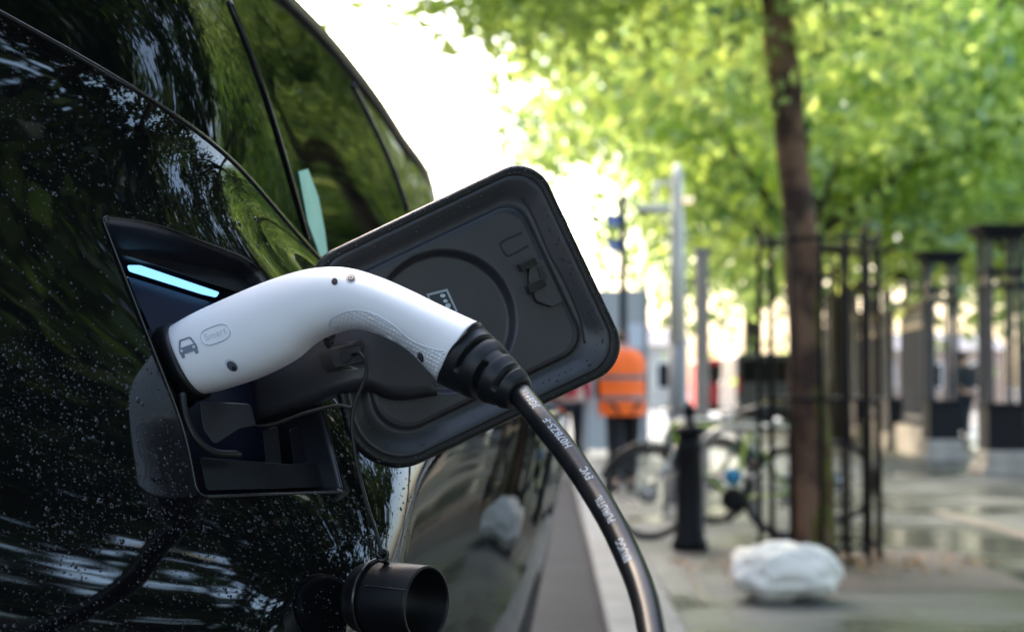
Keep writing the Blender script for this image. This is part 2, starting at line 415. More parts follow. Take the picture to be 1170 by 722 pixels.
# ------------------------------------------------------------------ charging connector
e1 = Vector((.83, -.56, 0)).normalized(); mN = Vector((.56, .83, 0)).normalized()
P0 = at(215, 411, 1.27)
cp = lambda x, y: on_plane(x, y, P0, mN)
cable_thing = empty('charging_cable', cp(215, 411), 'white handled charging plug on black printed cable, plugged into the black car', 'charging cable')
ST = [((200, 371), (236, 450), 31), ((225, 357), (262, 443), 31), ((262, 340), (300, 430), 31), ((300, 324), (335, 412), 30.5), ((335, 312), (358, 393), 29.5),
      ((365, 306), (377, 383), 28), ((397, 306), (398, 377), 26), ((432, 316), (421, 378), 24.5), ((467, 331), (445, 387), 23.5), ((500, 347), (470, 402), 22.5),
      ((526, 359), (487, 419), 22), ((546, 368), (503, 437), 22)]
S = smooth_path([(*a, *b, w) for a, b, w in ST], 8)
def ring_of(T, B, w, n=56, e=2.35, k=1.0):
    c = (T + B) / 2; a = (T - B) / 2 * k; b = (-mN * .4 + (CAM - c).normalized() * .6).normalized() * w * k; out = []
    for i in range(n):
        th = 2 * math.pi * i / n; cs, sn = math.cos(th), math.sin(th)
        out.append(c + a * math.copysign(abs(cs) ** (2 / e), cs) + b * math.copysign(abs(sn) ** (2 / e), sn))
    return out
def loft(rings, cap0=True, cap1=True):
    n = len(rings[0]); v = [p for r_ in rings for p in r_]; f = []
    for i in range(len(rings) - 1):
        for k in range(n): f.append((i * n + k, (i + 1) * n + k, (i + 1) * n + (k + 1) % n, i * n + (k + 1) % n))
    if cap0: f.append(tuple(range(n)))
    if cap1: f.append(tuple(range((len(rings) - 1) * n, len(rings) * n))[::-1])
    return v, f
rr = []
for s_ in S: rr.append(ring_of(cp(s_[0], s_[1]), cp(s_[2], s_[3]), s_[4] / 1000))
d0 = ((sum(rr[0], Vector()) - sum(rr[1], Vector())) / len(rr[0])).normalized()
c0 = sum(rr[0], Vector()) / len(rr[0])
r00 = [c0 + (p - c0) * .96 + d0 * .0012 for p in rr[0]]
v, f = loft([r00] + rr)
handle = mesh_obj('handle', v, f, M['white'], cable_thing)
hb = BVHTree.FromPolygons(v, f)
# collar and socket throat behind the front edge
cl = [[c0 + (p - c0) * k + d0 * z for p in rr[0]] for k, z in ((.97, -.001), (1.07, .0015), (1.09, .004), (1.09, .012), (1.03, .0135), (1.03, .018), (1.14, .019), (1.16, .022), (1.16, .05))]
v, f = loft(cl); mesh_obj('socket_collar', v, f, M['rubber'], port)

def surf(bvh, off):
    def g(x, y):
        d = ray(x, y); p, n, i, t = bvh.ray_cast(CAM, d)
        if p is None: return None
        if n.dot(d) > 0: n = -n
        return p + n * off
    return g
def decal(name, poly, bvh, off, m, parent, step=3, uv=False):
    pts, tris = cdt_fill(poly, step); g = surf(bvh, off); P = [g(*p) for p in pts]
    keep = [t for t in tris if all(P[i] is not None for i in t)]
    used = sorted({i for t in keep for i in t}); mp = {i: k for k, i in enumerate(used)}
    P2 = [P[i] for i in used]; T = [tuple(mp[i] for i in t) for t in keep]
    if not T: return None
    o = mesh_obj(name, P2, wind(P2, T, CAM - P2[0]), m, parent)
    if uv:
        l = o.data.uv_layers.new(name='UVMap')
        for li, lp in enumerate(o.data.loops):
            q = pts[used[lp.vertex_index]]; l.data[li].uv = (q[0] / 100, q[1] / 100)
    return o
def flat_text(body_, size):
    cu = bpy.data.curves.new('txt', 'FONT'); cu.body = body_; cu.size = size; cu.resolution_u = 4; cu.align_x = 'CENTER'; cu.align_y = 'CENTER'; cu.space_character = 1.05
    o = bpy.data.objects.new('txt', cu); COL.objects.link(o)
    dg = bpy.context.evaluated_depsgraph_get(); ev = o.evaluated_get(dg); me = ev.to_mesh()
    bm = bmesh.new(); bm.from_mesh(me)
    xs = [p.co.x for p in bm.verts]; ys = [p.co.y for p in bm.verts]
    for ax_, lo, hi in ((0, min(xs), max(xs)), (1, min(ys), max(ys))):
        q = lo + size * .09
        while q < hi:
            co = (q, 0, 0) if ax_ == 0 else (0, q, 0); no = (1, 0, 0) if ax_ == 0 else (0, 1, 0)
            bmesh.ops.bisect_plane(bm, geom=bm.verts[:] + bm.edges[:] + bm.faces[:], plane_co=co, plane_no=no, dist=1e-9); q += size * .09
    bm.verts.index_update(); v = [tuple(p.co[:2]) for p in bm.verts]; f = [tuple(x.index for x in p.verts) for p in bm.faces]; bm.free()
    ev.to_mesh_clear(); bpy.data.objects.remove(o); bpy.data.curves.remove(cu)
    return v, f
def text_decal(name, s, c, size, ang, bvh, off, m, parent):
    v, f = flat_text(s, size); ca, sa = math.cos(ang), math.sin(ang); g = surf(bvh, off)
    P = [g(c[0] + x * ca - y * sa, c[1] - (x * sa + y * ca)) for x, y in v]
    if any(p is None for p in P): return None
    return mesh_obj(name, P, wind(P, f, CAM - P[0]), m, parent)

# ribbed diamond grip
gm = bpy.data.materials.new('diamond_grip'); gm.use_nodes = True; nt = gm.node_tree; b = nt.nodes['Principled BSDF']
b.inputs['Roughness'].default_value = .45
uvn = nt.nodes.new('ShaderNodeUVMap'); uvn.uv_map = 'UVMap'
hs = []
for ang in (62, -12):
    mp_ = nt.nodes.new('ShaderNodeMapping'); mp_.inputs['Rotation'].default_value = (0, 0, R(ang)); nt.links.new(uvn.outputs[0], mp_.inputs[0])
    w = nt.nodes.new('ShaderNodeTexWave'); w.inputs['Scale'].default_value = 7.2; w.inputs['Detail'].default_value = 0; nt.links.new(mp_.outputs[0], w.inputs['Vector']); hs.append(w)
mx = nt.nodes.new('ShaderNodeMath'); mx.operation = 'MAXIMUM'; nt.links.new(hs[0].outputs['Fac'], mx.inputs[0]); nt.links.new(hs[1].outputs['Fac'], mx.inputs[1])
cr = nt.nodes.new('ShaderNodeValToRGB'); cr.color_ramp.elements[0].position = .55; cr.color_ramp.elements[0].color = (.93, .94, .96, 1); cr.color_ramp.elements[1].color = (.78, .80, .86, 1); cr.color_ramp.elements[1].position = 1
nt.links.new(mx.outputs[0], cr.inputs[0]); nt.links.new(cr.outputs[0], b.inputs['Base Color'])
bn = nt.nodes.new('ShaderNodeBump'); bn.inputs['Strength'].default_value = .6; bn.inputs['Distance'].default_value = .0006; bn.invert = True
nt.links.new(mx.outputs[0], bn.inputs['Height']); nt.links.new(bn.outputs['Normal'], b.inputs['Normal'])
grip = [tuple(p) for p in smooth_path([(376, 373), (378, 366), (388, 359), (403, 355), (418, 356), (434, 362), (450, 372), (466, 386), (480, 394), (496, 399), (508, 401)], 4)]
grip += [(509, 404), (506, 418), (503, 432), (497, 431), (484, 417), (470, 402), (455, 391), (440, 383.5), (421, 378), (405, 377), (388, 377)]
decal('grip_panel', grip, hb, .0004, gm, cable_thing, 3, True)
edge = smooth_path([(376, 373), (378, 366), (388, 359), (403, 355), (418, 356), (434, 362), (450, 372), (466, 386), (480, 394), (496, 399), (508, 401)], 6)
g = surf(hb, .0001); tb = MB(); tb.tube([p for p in (g(*q) for q in edge) if p], .0005, 6); tb.build('grip_border', M['emboss_dark'], cable_thing)
# screws and holes
def disc(name, c, rx, ry, ang, off, m, parent, bvh=hb):
    P = [(c[0] + rx * math.cos(t) * math.cos(ang) - ry * math.sin(t) * math.sin(ang), c[1] - (rx * math.cos(t) * math.sin(ang) + ry * math.sin(t) * math.cos(ang))) for t in [2 * math.pi * k / 20 for k in range(20)]]
    return decal(name, P, bvh, off, m, parent, 1.5)
for c, rx, ry in (((382.5, 322), 3.6, 4.0), ):
    disc('screw_hole', c, rx, ry, 0, .0003, M['hole'], cable_thing)
def screw(c, rx, ry, ang):
    s0 = disc('screw', c, rx * 1.18, ry * 1.18, ang, .0002, M['emboss_dark'], cable_thing)
    for nm, k, mm, of in (('recess_ring', 1.0, M['steel'], .0004), ('well', .72, M['hole'], .0006), ('screw_head', .5, M['steel'], .0008), ('hex_socket', .24, M['hole'], .001)):
        disc(nm, (c[0] + (.6 if k < 1 else 0), c[1]), rx * k, ry * k, ang, of, mm, s0)
screw((401, 318), 5.2, 4.8, .3); screw((481, 408), 3.6, 6.6, .3)
s0 = disc('screw_hole', (264.5, 417), 8.5, 6.0, -.7, .0002, M['emboss'], cable_thing); disc('well', (265.5, 418), 7, 4.8, -.75, .0005, mat('hole_grey', (.10, .11, .14), .5), s0)
disc('screw_head', (267.5, 420), 2.6, 1.8, -.8, .0008, M['hole'], s0)
# printed car pictogram: front view of a small car, rotated with the handle
def icon(pts, name, m, par, off=.0004, step=3, c=(214.5, 396), sc_=1.0, ang=.33):
    ca, sa = math.cos(ang), math.sin(ang)
    return decal(name, [(c[0] + (x * ca + y * sa) * sc_, c[1] + (-x * sa + y * ca) * sc_) for x, y in pts], hb, off, m, par, step)
ic = icon(round_poly([(-10.5, -1), (10.5, -1), (11, 5), (10, 7), (-10, 7), (-11, 5)], 1.5, 3), 'car_pictogram', M['grey_ink'], cable_thing)
for pts in ([(-10, -1), (-7.5, -8.5), (-5.5, -10), (5.5, -10), (7.5, -8.5), (10, -1), (7.8, -1), (5.6, -7.2), (4.6, -8), (-4.6, -8), (-5.6, -7.2), (-7.8, -1)],
            [(-10, 6.5), (-6, 6.5), (-6, 10), (-7, 11), (-9, 11), (-10, 10)], [(6, 6.5), (10, 6.5), (10, 10), (9, 11), (7, 11), (6, 10)]):
    icon(pts, 'pictogram_line', M['grey_ink'], ic)
for x in (-7.3, 7.3): icon([(x + 1.7 * math.cos(t), 2.6 + 1.7 * math.sin(t)) for t in [k * .7 for k in range(9)]], 'pictogram_headlight', M['emboss'], ic, .0008)
# embossed oval badge
ovc = (246.5, 382); ova = .36
def oval(w, h, n=40):
    out = []
    for k in range(n):
        t = 2 * math.pi * k / n; x = math.copysign(abs(math.cos(t)) ** .62, math.cos(t)) * w; y = math.copysign(abs(math.sin(t)) ** .8, math.sin(t)) * h
        out.append((ovc[0] + x * math.cos(ova) + y * math.sin(ova), ovc[1] - x * math.sin(ova) + y * math.cos(ova)))
    return out
g = surf(hb, .0001); tb = MB(); oo = [g(*p) for p in oval(17, 9.5, 60)]; tb.tube(oo + oo[:1], .0005, 6, caps=False)
bd = tb.build('embossed_badge', M['emboss_dark'], cable_thing)
text_decal('badge_letters', 'Smart', (ovc[0], ovc[1]), 10.5, ova, hb, .0004, M['emboss_dark'], bd)

# strain relief boot
A0, A1 = cp(523, 403), cp(594, 450); ax = (A1 - A0); L = ax.length; ax.normalize()
ua = (cp(546, 368) - cp(503, 437)); ua = (ua - ax * ua.dot(ax)).normalized(); ub = ax.cross(ua)
if ub.dot(CAM - A0) < 0: ub = -ub
prof = [(-.03, 38), (0, 39.5), (.02, 41), (.13, 40.5), (.22, 39), (.27, 38.5), (.30, 38), (.36, 37.5), (.38, 37), (.42, 36.5), (.50, 34), (.525, 33), (.54, 32.5), (.60, 31.5), (.625, 31), (.66, 30.5), (.74, 28), (.765, 27.5), (.78, 27), (.84, 26), (.86, 25.5), (.88, 25), (.95, 22), (.985, 20), (1.0, 16), (.99, 13)]
prof = smooth_path(prof, 3); pxm = 1.125 / F
rings = []
def gate(x, c, w): return sstep((w - abs(x - c)) / .022 + .5)
for s_, r_ in prof:
    ring = []
    for i in range(96):
        th = 2 * math.pi * i / 96; k = 0
        # slots: pairs of long cuts, turned a quarter from groove to groove
        for c, w, ph in ((.325, .035, .55), (.575, .035, 2.12), (.82, .03, .55)):
            a_ = abs(math.cos(th - ph)); k = max(k, gate(s_, c, w) * sstep((a_ - .36) / .10))
        rad = (r_ - 10 * k) * pxm
        ring.append(A0 + ax * (L * s_) + (ua * math.cos(th) + ub * math.sin(th)) * rad)
    if s_ < .16:
        k = sstep(s_ / .16); hr = ring_of(cp(S[-1][0], S[-1][1]), cp(S[-1][2], S[-1][3]), S[-1][4] / 1000, n=96, k=1.025 if s_ > .0 else .99)
        ring = [(hr[i] + ax * (L * max(s_, -.01))).lerp(ring[i], k) for i in range(96)]
    rings.append(ring)
v, f = loft(rings); mesh_obj('strain_relief', v, f, M['rubber'], cable_thing)

# cable
cpath = [(*(A0 + ax * L * .8), ), (*(A0 + ax * L * .98),)]
cpath += [tuple(at(x, y, Y)) for x, y, Y in ((618, 480, 1.085), (648, 517, 1.062), (676, 558, 1.036), (700, 598, 1.008), (720, 640, .978), (734, 676, .950), (744, 716, .922), (750, 768, .89), (750, 850, .85))]
cpath += [(.065, .80, .82), (.07, .78, .6), (.09, .80, .3), (.17, .82, .06), (.35, .85, .012), (.6, .95, .011), (.9, 1.05, .011), (1.2, .95, .02), (1.42, .75, .25), (1.5, .62, .6), (1.5, .5, .85), (1.49, .40, .92)]
CP = [Vector(p) for p in smooth_path(cpath, 14)]
tb = MB(); tb.tube(CP, .0074, 28); cab = tb.build('cable', M['cable'], cable_thing)
cb = BVHTree.FromPolygons([v.co for v in cab.data.vertices], [p.vertices for p in cab.data.polygons])
# print on the cable: reads towards the plug, so the letters' tops look down-left
cum = [0]
for i in range(1, len(CP)): cum.append(cum[-1] + (CP[i] - CP[i - 1]).length)
def cab_at(s_):
    i = 0
    while i < len(cum) - 2 and cum[i + 1] < s_: i += 1
    k = (s_ - cum[i]) / (cum[i + 1] - cum[i]); return CP[i].lerp(CP[i + 1], k), (CP[i + 1] - CP[i]).normalized()
def s_of(px, py):
    best = None
    for s100 in range(0, 500):
        s_ = s100 / 1000; p, _ = cab_at(s_); d = (p - CAM).normalized(); e = (d - ray(px, py)).length
        if best is None or e < best[0]: best = (e, s_)
    return best[1]
def cable_text(s, c, size, phi, name='cable_print'):
    v, f = flat_text(s, size); s0 = s_of(*c); out = []
    for x, y in v:
        p, t = cab_at(s0 - x); view = (CAM - p).normalized(); side = t.cross(view).normalized()   # side: to the right of the cable as seen
        nn = side.cross(t).normalized()
        if side.x < 0: side = -side
        a = phi - y / .0074     # angle from the facing line towards the right
        out.append(p + (nn * math.cos(a) + side * math.sin(a)) * .00752)
    return mesh_obj(name, out, wind(out, f, CAM - out[0]), M['ink'], cable_thing)
cable_text('3G6+1x', (608, 467), .0066, .42)
cable_text('H07BZ5-F', (641, 504), .0066, .42)
cable_text('EVC', (675, 549), .0064, .35)
cable_text('PURUTIL', (697, 592), .0064, .05)
cable_text('BRUGG', (718, 640), .0066, -.12)

# ------------------------------------------------------------------ charging flap (opened, inner side to the viewer)
nf = Vector((.30, -1, .05)).normalized(); PF = at(540, 362, 1.30)
fp = lambda x, y, h=0.0: on_plane(x, y, PF, nf) + nf * h
corners = [(350, 300), (611, 176), (723, 413), (414, 560)]
flap = empty('charging_flap', at(365, 440, 1.40)); flap.parent = car; flap.matrix_parent_inverse = car_pm.inverted()
def rounded(cs, r, n=24):
    """true circular corners; r per corner"""
    out = []; N = len(cs)
    for i in range(N):
        a, b, c = Vector(cs[i - 1]), Vector(cs[i]), Vector(cs[(i + 1) % N]); u = (a - b).normalized(); w = (c - b).normalized()
        half = math.acos(max(-1, min(1, u.dot(w)))) / 2; rr_ = r[i]; k = rr_ / math.tan(half); cen = b + (u + w).normalized() * (rr_ / math.sin(half))
        p, q = b + u * k - cen, b + w * k - cen; a0 = math.atan2(p.y, p.x); a1 = math.atan2(q.y, q.x)
        while a1 - a0 > math.pi: a1 -= 2 * math.pi
        while a1 - a0 < -math.pi: a1 += 2 * math.pi
        for j in range(n + 1):
            t = a0 + (a1 - a0) * j / n; out.append((cen.x + rr_ * math.cos(t), cen.y + rr_ * math.sin(t)))
    return out
def inset_poly(cs, d):
    out = []; N = len(cs)
    for i in range(N):
        a, b, c = Vector(cs[i - 1]), Vector(cs[i]), Vector(cs[(i + 1) % N]); u = (a - b).normalized(); w = (c - b).normalized()
        s_ = abs(u.x * w.y - u.y * w.x); q = b + (u + w) * (d / s_); out.append((q.x, q.y))
    return out
def flap_loop(d, extra=0):
    rs = [max(26, 44 - d * .5), max(26, 40 - d * .35), max(26, 42 - d * .35), max(30, 62 - d * .6)]
    return rounded(inset_poly(corners, d), rs)
def dense(loop, step=2.5):
    out = []; N = len(loop)
    tot = [0]
    for i in range(N): tot.append(tot[-1] + math.dist(loop[i], loop[(i + 1) % N]))
    n = NL; j = 0
    for k in range(n):
        s_ = tot[-1] * k / n
        while tot[j + 1] < s_: j += 1
        t = (s_ - tot[j]) / max(1e-9, tot[j + 1] - tot[j]); a, b = loop[j], loop[(j + 1) % N]; out.append((a[0] + (b[0] - a[0]) * t, a[1] + (b[1] - a[1]) * t))
    return out
NL = 360
# outer painted shell: back, edge and front lip
sh = [(60, -.013), (14, -.0125), (4, -.011), (0, -.007), (-1, -.004), (0, -.0008), (2.5, .0008), (6, .0010), (9, .0002)]
v, f = loft([[fp(x, y, h) for x, y in dense(flap_loop(d))] for d, h in sh], cap0=True, cap1=False)
shell = mesh_obj('outer_shell', v, f, M['shell'], flap)
# inner liner
CX, CY, CR = 509, 367, 84
def panel_h(x, y):
    r_ = math.hypot(x - CX, y - CY); h = .0005
    if r_ < CR + 20: h = .0005 - .0065 * sstep((CR - r_) / 10)
    return h
li = [(8.0, -.0035), (9.5, .0004), (12, .0009), (14, .0004), (20, -.0016), (27, -.0050), (30, -.0060), (33, -.0066), (36, -.0068), (37.5, -.0055), (39, -.0040), (41, -.0034)]
loops = [dense(flap_loop(d)) for d, h in li]
rings = [[fp(x, y, h) for x, y in lp] for lp, (d, h) in zip(loops, li)]
last = loops[-1]; lx = sum(p[0] for p in last) / NL; ly = sum(p[1] for p in last) / NL
for k in range(1, 90):
    t = k / 90; ring = []
    for p in last:
        # shrink towards the ring's centre so that the circular step is well sampled
        x, y = p[0] + (CX - p[0]) * t, p[1] + (CY - p[1]) * t; ring.append(fp(x, y, -.0034 + panel_h(x, y) + (0 if t > .02 else -.0005)))
    rings.append(ring)
v, f = loft(rings, cap0=False, cap1=True); inner = mesh_obj('inner_liner', v, f, M['flap'], flap)
for ob in (shell, inner):
    fc = [tuple(p.vertices) for p in ob.data.polygons]
ib = BVHTree.FromPolygons(v, f)
# concentric bead in the round embossing
gfl = surf(ib, .0002)
tb = MB(); q = [gfl(CX + 62 * math.cos(t), CY + 62 * math.sin(t)) for t in [2 * math.pi * k / 90 for k in range(91)]]
tb.tube([p for p in q if p], .0006, 6, caps=False)
# U shaped groove
gs = surf(ib, .0001); tb = MB()
U = smooth_path([(596, 266), (584, 271), (574.5, 275.5), (572, 279), (574.5, 286), (578, 291), (582, 292), (592, 287), (603, 280.5)], 5)
tb.tube([p for p in (gs(*u) for u in U) if p], .0007, 6); tb.build('tab_groove', M['hole'], inner)
# groove line on the upper right part of the panel
tb = MB(); U = smooth_path([(596, 226), (607, 243), (618, 268), (629, 293), (645, 322), (662, 362), (668, 392)], 6)
tb.tube([p for p in (gs(*u) for u in U) if p], .0008, 6); tb.build('liner_groove', M['hole'], inner)
# latch block with two prongs
flx = lambda h: (lambda x, y: fp(x, y, h))
bdir = -nf
latch = prism('latch', round_poly([(604, 299), (619, 296), (627, 312), (642, 345), (630, 351), (612, 345), (603, 322)], 3, 3), flx(.003), .009, M['plastic'], flap, .0006, bdir)
for q in ([(591, 303), (608, 295), (612, 303), (595, 311)], [(600, 327), (618, 318), (622, 327), (604, 336)]):
    prism('prong', q, flx(.006), .009, M['gloss_black'], latch, .0004, bdir)
prism('hook', round_poly([(612, 306), (617, 304), (624, 318), (617, 322)], 2, 3), flx(.0042), .004, M['hole'], latch, .0004, bdir)
# little pictogram sticker
gst = surf(ib, .0006)
st = decal('sticker', [(487, 336), (511, 330), (523, 356), (500, 364)], ib, .0005, M['cream'], flap, 4)
decal('sticker_field', [(489.5, 338), (509.5, 333), (520, 355), (500, 361)], ib, .0008, M['sticker'], st, 4)
for c, a_, b_ in (((505.5, 338), 3.2, 2.2), ((508.5, 344), 2.6, 2.0), ((511.5, 349.5), 3.2, 3.0)):
    decal('sticker_mark', [(c[0] + a_ * math.cos(t), c[1] + b_ * math.sin(t)) for t in [k * .7 for k in range(9)]], ib, .0011, M['ink'], st, 4)

# hinge arm: a curved moulded plate from the port to the flap
top = smooth_path([(285, 405, 1.312), (330, 385, 1.296), (362, 366, 1.284), (395, 352, 1.276), (425, 350, 1.274), (450, 356, 1.276), (480, 378, 1.282)], 6)
bot = smooth_path([(292, 486, 1.300), (325, 473, 1.282), (358, 464, 1.270), (388, 453, 1.262), (418, 447, 1.260), (452, 457, 1.265), (500, 452, 1.276)], 6)
av = []; af = []; K = 16
for a, b in zip(top, bot):
    for k in range(K + 1):
        t = k / K; bul = .004 * math.sin(math.pi * t) ** .6
        av.append(at(*(a[:2] * (1 - t) + b[:2] * t), a[2] * (1 - t) + b[2] * t - bul + (.012 * max(0, (t - .88) / .12) ** 2)))
nA = len(top)
for i in range(nA - 1):
    for k in range(K): q = i * (K + 1) + k; af.append((q, q + K + 1, q + K + 2, q + 1))
arm = mesh_obj('hinge_arm', av, wind(av, af, Vector((0, -1, 0))), M['plastic'], flap)
so = arm.modifiers.new('solid', 'SOLIDIFY'); so.thickness = .010; so.offset = -1
ab = BVHTree.FromPolygons(av, af)
ts = decal('tether_pocket', round_poly([(364, 402), (370, 397), (412, 388), (417, 392), (416, 418), (412, 422), (374, 425), (369, 420)], 4, 3), ab, .0006, M['gloss_black'], flap, 5)
ga = surf(ab, .0025)
prism('tether_socket', round_poly([(378, 405), (412, 396), (416, 414), (384, 421)], 3, 3), lambda x, y: ga(x, y) or at(x, y, 1.27), .003, M['flap'], flap, .0008)
th_ = [at(396, 408, 1.27) for t in [2 * math.pi * k / 20 for k in range(20)]]
gh = surf(ab, .0032)
hp = [gh(396 + 6.5 * math.cos(t), 408 + 6 * math.sin(t)) for t in [2 * math.pi * k / 20 for k in range(20)]]
mesh_obj('tether_hole', hp, [tuple(range(20))], M['hole'], flap, smooth=False)

# ------------------------------------------------------------------ dust cap on its cord
C0, C1 = at(428, 684, 1.245), None
cdir = Vector((.84, -.54, -.02)).normalized()
cap = empty('dust_cap', C0, 'black round rubber dust cap dangling on a thin cord below the open charging flap', 'dust cap')
cu_ = cdir.cross(Vector((0, 0, 1))).normalized(); cw = cu_.cross(cdir)
def cap_ring(s_, r_, n=64): return [C0 + cdir * s_ * .95 + (cu_ * math.cos(a) + cw * math.sin(a)) * r_ * .94 for a in [2 * math.pi * k / n for k in range(n)]]
pf = [(-.012, .018), (-.012, .0235), (-.010, .0245), (-.004, .0245), (-.0035, .0262), (.004, .0266), (.006, .0272), (.008, .0274), (.045, .0274), (.0465, .0268), (.0465, .0256), (.045, .0250), (.012, .0246), (.010, .018), (.010, .002)]
v, f = loft([cap_ring(s_, r_) for s_, r_ in pf]); mesh_obj('cup', v, f, M['cap'], cap)
tb = MB(); q = cap_ring(.0022, .0280); tb.tube(q + q[:1], .0016, 8, caps=False); tb.build('cord_loop', M['gloss_black'], cap)
tb = MB(); ss = C0 + cw * .0272 + cdir * .01; 
tb.tube([C0 + cdir * s_ - cu_ * .0232 * (1 if cu_.y > 0 else -1) + cw * .0118 for s_ in (.010, .026, .045)], .0007, 6); tb.build('mould_line', M['hole'], cap)
knot = at(437, 634, 1.232)
kn = MB()
for k in range(3): kn.tube([knot + Vector((.0035 * math.cos(t + k), .003 * math.sin(t + k * 2), .0035 * math.sin(t) - .001 * k)) for t in [2 * math.pi * j / 12 for j in range(13)]], .0014, 6, caps=False)
kn.build('knot', M['gloss_black'], cap)
cord = [at(x, y, Y) for x, y, Y in ((399, 408, 1.268), (408, 403, 1.256), (415, 408, 1.25), (419, 424, 1.248), (413, 442, 1.247), (405, 462, 1.246), (402, 486, 1.245), (406, 520, 1.243), (413, 552, 1.24), (422, 585, 1.237), (431, 612, 1.238), (437, 632, 1.232))]
tb = MB(); tb.tube([Vector(p) for p in smooth_path([tuple(c) for c in cord], 6)], .0013, 8); tb.build('cord', M['rubber'], cap)
cord = [at(x, y, Y) for x, y, Y in ((403, 466, 1.248), (388, 463, 1.25), (370, 466, 1.255), (345, 473, 1.262), (315, 484, 1.275), (295, 487, 1.29), (280, 482, 1.31))]
tb = MB(); tb.tube([Vector(p) for p in smooth_path([tuple(c) for c in cord], 6)], .0012, 8); tb.build('cord', M['brown_wire'], cap)

# ------------------------------------------------------------------ raindrops on the bodywork, the flap's edge
def drops(name, spots, parent):
    v = []; f = []
    for p, n, r_, k in spots:
        t = n.orthogonal().normalized(); b_ = n.cross(t); base = len(v)
        for lev, (rr_, hh) in enumerate(((1, 0), (.86, .28), (.5, .46))):
            for a in range(8):
                an = 2 * math.pi * a / 8; el = 1 + (k - 1) * abs(math.sin(an)); v.append(p + (t * math.cos(an) + b_ * math.sin(an) * k) * r_ * rr_ + n * hh * r_)
        v.append(p + n * .52 * r_)
        for lev in range(2):
            for a in range(8): f.append((base + lev * 8 + a, base + lev * 8 + (a + 1) % 8, base + lev * 8 + 8 + (a + 1) % 8, base + lev * 8 + 8 + a))
        for a in range(8): f.append((base + 16 + a, base + 16 + (a + 1) % 8, base + 24))
    o = mesh_obj(name, v, f, M['drop'], parent); tag(o, kind='stuff'); return o
spots = []
while len(spots) < 9000:
    px = random.uniform(-20, 470); py = random.uniform(15, 735)
    P = hit(px, py, body, .8, 2.2)
    if P is None or P.z > fZs(P.y) - .004: continue
    yt = to_yt(P)
    if inside(yt, hole) or near_hole(*yt): continue
    if random.random() > (.9 if py > 380 else .55) * (.25 + 1.5 * max(0, noise.noise(P * 22) + .35)): continue
    r_ = min(.0022, .00016 + random.expovariate(1 / .00024))
    spots.append((P + Vector((0, 0, 0)), body_normal(P.y, P.z), r_, random.uniform(.8, 1.3)))
drops('raindrops', spots, car)
spots = []
edge = [dense(flap_loop(d)) for d in (1.5, 4, 7, 17, 22)]
for _ in range(420):
    l = random.choice(edge); i = random.randrange(NL); x, y = l[i]
    if y > 440 and random.random() < .6: continue
    h = {0: .0003, 1: .0009, 2: .0009}.get(edge.index(l), None)
    P = fp(x, y, h) if h is not None else gfl(x, y)
    if P is None: continue
    spots.append((P, nf, random.uniform(.00025, .0009), random.uniform(.8, 1.3)))
o = drops('raindrops', spots, flap)




# ================================================================== the street
def wet_paving():
    m = bpy.data.materials.new('wet_paving'); m.use_nodes = True; nt = m.node_tree; b = nt.nodes['Principled BSDF']
    tc = nt.nodes.new('ShaderNodeTexCoord'); br = nt.nodes.new('ShaderNodeTexBrick'); nt.links.new(tc.outputs['Object'], br.inputs['Vector'])
    br.inputs['Scale'].default_value = 1; br.inputs['Brick Width'].default_value = .9; br.inputs['Row Height'].default_value = .6; br.inputs['Mortar Size'].default_value = .022
    br.inputs['Color1'].default_value = (.075, .080, .075, 1); br.inputs['Color2'].default_value = (.045, .050, .047, 1); br.inputs['Mortar'].default_value = (.04, .04, .04, 1)
    n = nt.nodes.new('ShaderNodeTexNoise'); n.inputs['Scale'].default_value = .55; n.inputs['Detail'].default_value = 7; nt.links.new(tc.outputs['Object'], n.inputs['Vector'])
    r = nt.nodes.new('ShaderNodeMapRange'); r.inputs['From Min'].default_value = .40; r.inputs['From Max'].default_value = .62; r.inputs['To Min'].default_value = .20; r.inputs['To Max'].default_value = .65
    nt.links.new(n.outputs['Fac'], r.inputs['Value']); nt.links.new(r.outputs[0], b.inputs['Roughness'])
    mx = nt.nodes.new('ShaderNodeMix'); mx.data_type = 'RGBA'; mx.blend_type = 'MULTIPLY'; mx.inputs[0].default_value = 1
    r2 = nt.nodes.new('ShaderNodeMapRange'); r2.inputs['From Min'].default_value = .35; r2.inputs['From Max'].default_value = .65; r2.inputs['To Min'].default_value = .75; r2.inputs['To Max'].default_value = 1.5
    nt.links.new(n.outputs['Fac'], r2.inputs['Value']); nt.links.new(br.outputs['Color'], mx.inputs[6]); nt.links.new(r2.outputs[0], mx.inputs[7]); nt.links.new(mx.outputs[2], b.inputs['Base Color'])
    n2 = nt.nodes.new('ShaderNodeTexNoise'); n2.inputs['Scale'].default_value = 40; nt.links.new(tc.outputs['Object'], n2.inputs['Vector'])
    bp = nt.nodes.new('ShaderNodeBump'); bp.inputs['Strength'].default_value = .25; bp.inputs['Distance'].default_value = .004; nt.links.new(n2.outputs['Fac'], bp.inputs['Height']); nt.links.new(bp.outputs['Normal'], b.inputs['Normal'])
    b.inputs['Specular IOR Level'].default_value = .4
    return m
